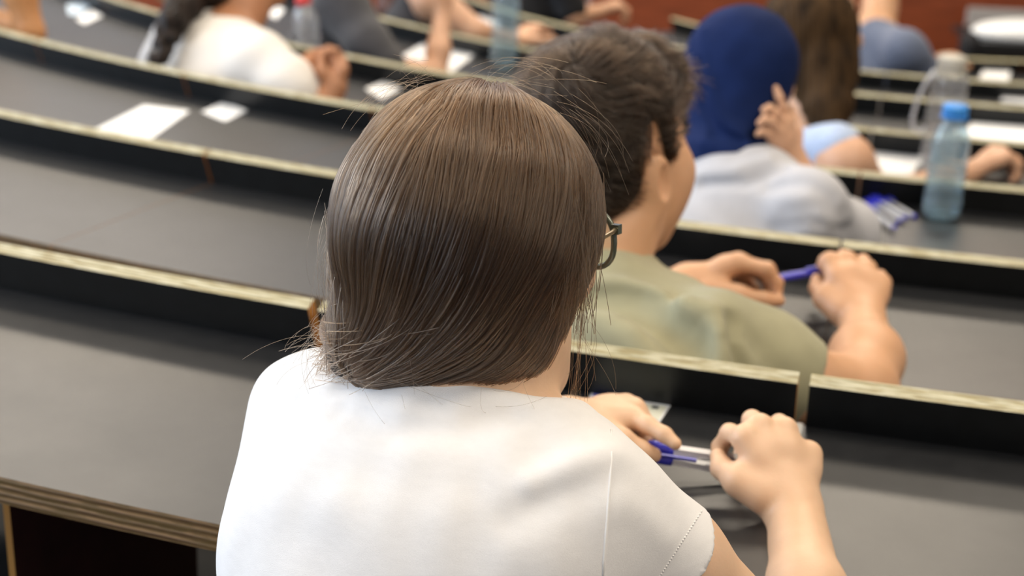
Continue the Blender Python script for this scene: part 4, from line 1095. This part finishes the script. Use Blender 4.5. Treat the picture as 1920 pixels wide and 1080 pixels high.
sheet([(1848, 128), (1896, 132), (1890, 156), (1835, 152)], 6, 'white folded paper on the front desk row at right', th=.012)
sheet([(1888, 172), (1940, 176), (1935, 196), (1876, 190)], 5, 'pale paper at the right edge below the front row', th=.004)
sheet([(1272, 503), (1302, 504), (1298, 516), (1262, 514)], 1, 'white card peeking out beyond the boy\'s left wrist', name='card', cat='card')
# identity card with a blue head and green foot, lying by the front woman's left hand
def id_card():
    z = ZD[0]+.0004; c = [UZ(u, v, z) for u, v in ((1110, 734), (1263, 752), (1236, 794), (1092, 774))]
    root = tag(empty('identity_card', sum(c)/4), 'white identity card with blue and green print beside the front woman\'s left hand', 'card')
    def quad(a0, a1, b0, b1, z0, th, m, name):
        P = lambda s, t: (c[0]*(1-s)+c[1]*s)*(1-t)+(c[3]*(1-s)+c[2]*s)*t
        b = [P(a0, b0), P(a1, b0), P(a1, b1), P(a0, b1)]; lo = [p+np.array([0, 0, z0]) for p in b]; hi = [p+np.array([0, 0, z0+th]) for p in b]
        fs = [(3, 2, 1, 0), (4, 5, 6, 7)]+[(i, (i+1) % 4, 4+(i+1) % 4, 4+i) for i in range(4)]
        mesh_obj(name, lo+hi, fs, m, root, smooth=False)
    mat('card_blue', (.16, .17, .62), .4, .1, 60); mat('card_green', (.20, .52, .36), .4, .1, 60); mat('card_print', (.05, .06, .06), .5, .1, 60)
    mat('card_cream', (.86, .86, .72), .4, .03, 60)
    quad(0, 1, 0, 1, 0, .0008, 'paper', 'plate'); quad(.03, .97, .30, .92, .0008, .0002, 'card_cream', 'field')
    quad(.03, .30, .06, .26, .0008, .0002, 'card_blue', 'print_block'); quad(.62, .95, .08, .18, .0008, .0002, 'card_blue', 'print_line')
    quad(.80, .88, .34, .46, .0010, .0002, 'card_print', 'print_mark'); quad(.40, .97, .93, .985, .0008, .0002, 'card_green', 'border')
id_card()
def pen(tail, capend, label, scale=1., cap=.05, roll=None):
    """clear ball pen from its tail to the end of its blue cap"""
    tail, capend = np.asarray(tail), np.asarray(capend); ax = nz(capend-tail); Ln = np.linalg.norm(capend-tail)
    root = tag(empty('ballpoint_pen', tail), label, 'pen', 'clear ball pens with blue caps')
    r = .0043*scale; up = roll if roll is not None else np.array([0, 0, 1.])
    P = lambda pr, n=12: (lambda vf: (xf(vf[0], tail, ax, up), vf[1]))(lathe(pr, n))
    cl0 = Ln-cap*scale
    v, f = P([(r*.8, .004), (r, .005), (r, cl0+.012), (r*.7, cl0+.016)], 6); mesh_obj('barrel', v, f, 'barrel_clear', root, smooth=False)
    v, f = P([(.0016, .006), (.0016, cl0+.01)]); mesh_obj('ink_tube', v, f, 'ink', root)
    v, f = P([(r*.86, 0), (r*.86, .006), (r*.5, .009)]); mesh_obj('tail_plug', v, f, 'pen_blue', root)
    v, f = P([(r*1.12, cl0), (r*1.18, cl0+.004), (r*1.18, cl0+cap*.55*scale), (r*.85, Ln-.004), (r*.5, Ln)], 14); c = mesh_obj('cap', v, f, 'pen_blue', root)
    sd = nz(up-np.dot(up, ax)*ax); o = tail+ax*(cl0+.002*scale)+sd*r*1.6
    vs, fs = box(o, .0018, .0036, .040*scale, (sd, np.cross(ax, sd), ax)); mesh_obj('clip', vs, fs, 'pen_blue', c, smooth=False)
    return root
pen(U(1440, 869, 1.392), U(1194, 833, 1.400), 'capped pen held level between both hands of the front woman', 1.15, .028, roll=V(.1, -.7, -.6))
pen(U(1440, 897, 1.412), U(1212, 853, 1.408), 'capped clear pen lying under the one held by the front woman', 1.15, .020)
pen(U(1592, 502, 2.13), U(1440, 524, 2.085), 'blue pen held between the two hands of the boy in olive', 1.1, .075)
mat('pen_blue_full', (.045, .05, .62), .3, .03, 40, coat=.4)
for i, (a_, b_, lb) in enumerate((((1732, 417), (1648, 366), 'topmost of the bundled clear pens left of the blue-capped bottle'), ((1722, 424), (1634, 368), 'second pen from the top in the bundle left of the blue-capped bottle'),
        ((1706, 428), (1622, 374), 'third pen from the top in the bundle left of the blue-capped bottle'), ((1686, 433), (1616, 384), 'lowest of the bundled clear pens left of the blue-capped bottle'))):
    z = ZD[2]+.0052+(.004 if i % 2 else 0)
    A, B_ = UZ(*a_, z), UZ(*b_, z); dd = nz(B_-A)
    pen(B_-dd*.14, B_, lb, 1.1, .040)

# ------------------------------------------------------------------ far things by the front wall, strap, leaflet
st = [U(296, 46, 3.80), U(284, 72, 3.77), U(272, 95, 3.74), U(262, 120, 3.72)]
vs, fs = [], []
for p in st:
    for x, y in ((-.008, -.0012), (.008, -.0012), (.008, .0012), (-.008, .0012)): vs.append(p+x*RT+y*FW)
for i in range(len(st)-1):
    for j in range(4): fs.append((i*4+j, i*4+(j+1) % 4, (i+1)*4+(j+1) % 4, (i+1)*4+j))
fs += [(3, 2, 1, 0), (12, 13, 14, 15)]
tag(mesh_obj('bag_strap', vs, fs, 'strap_pale', smooth=False), 'pale strap hanging beside the dark braid at the left', 'strap')
def at_y(u, v, y):
    r = U(u, v, 1.)-CAM; return CAM+r*y/r[1]
tb = at_y(1895, 78, 8.5); zf6 = FLOOR[6]
root = tag(empty('lecturer_table', (tb[0]+.25, 8.5, zf6)), 'black lecturer\'s table by the red-brown wall at upper right', 'table')
b = box((tb[0]+.25, 8.7, tb[2]-.015), .90, .5, .03); mesh_obj('top', b[0], b[1], 'black_laminate', root, smooth=False)
b = box((tb[0]+.27, 8.5, (tb[2]-.03+zf6)/2), .82, .03, tb[2]-.03-zf6); mesh_obj('front_panel', b[0], b[1], 'dark_board', root, smooth=False)
for x in (-.14, .66):
    b = box((tb[0]+x, 8.72, (tb[2]-.03+zf6)/2), .03, .4, tb[2]-.03-zf6); mesh_obj('leg', b[0], b[1], 'dark_board', root, smooth=False)
c = at_y(1905, 60, 8.62); s = Soft(); s.ell(c+np.array([.06, 0, -.005]), (.30, .13, .075), None, .02); s.ell(c+np.array([.14, 0, .0]), (.24, .13, .062), None, .03); s.cut((0, 0, tb[2]+.0005), (0, 0, -1))
o = s.obj('white_case', .012, 'white_plastic'); tag(o, 'white rounded case lying on the black lecturer\'s table', 'case')
g0, g1 = at_y(1816, 14, 9.45), at_y(1816, 70, 9.45)
b = box((g0[0]+.6, 9.45, (g0[2]+zf6)/2), 1.2, .04, g0[2]-zf6); pb = mesh_obj('panel_board', b[0], b[1], 'grey_board', smooth=False); tag(pb, 'grey standing board behind the white case at upper right', 'board')
c = at_y(1818, 82, 8.3); s = Soft(); s.ell(c, (.045, .06, .06), None, .02); s.cone(c, (c[0], c[1], zf6+.07), .05, .06, .03); s.cut((0, 0, zf6+.001), (0, 0, -1)); o = s.obj('dark_bag', .012, 'black_cotton'); tag(o, 'dark upright bag left of the black lecturer\'s table', 'bag')
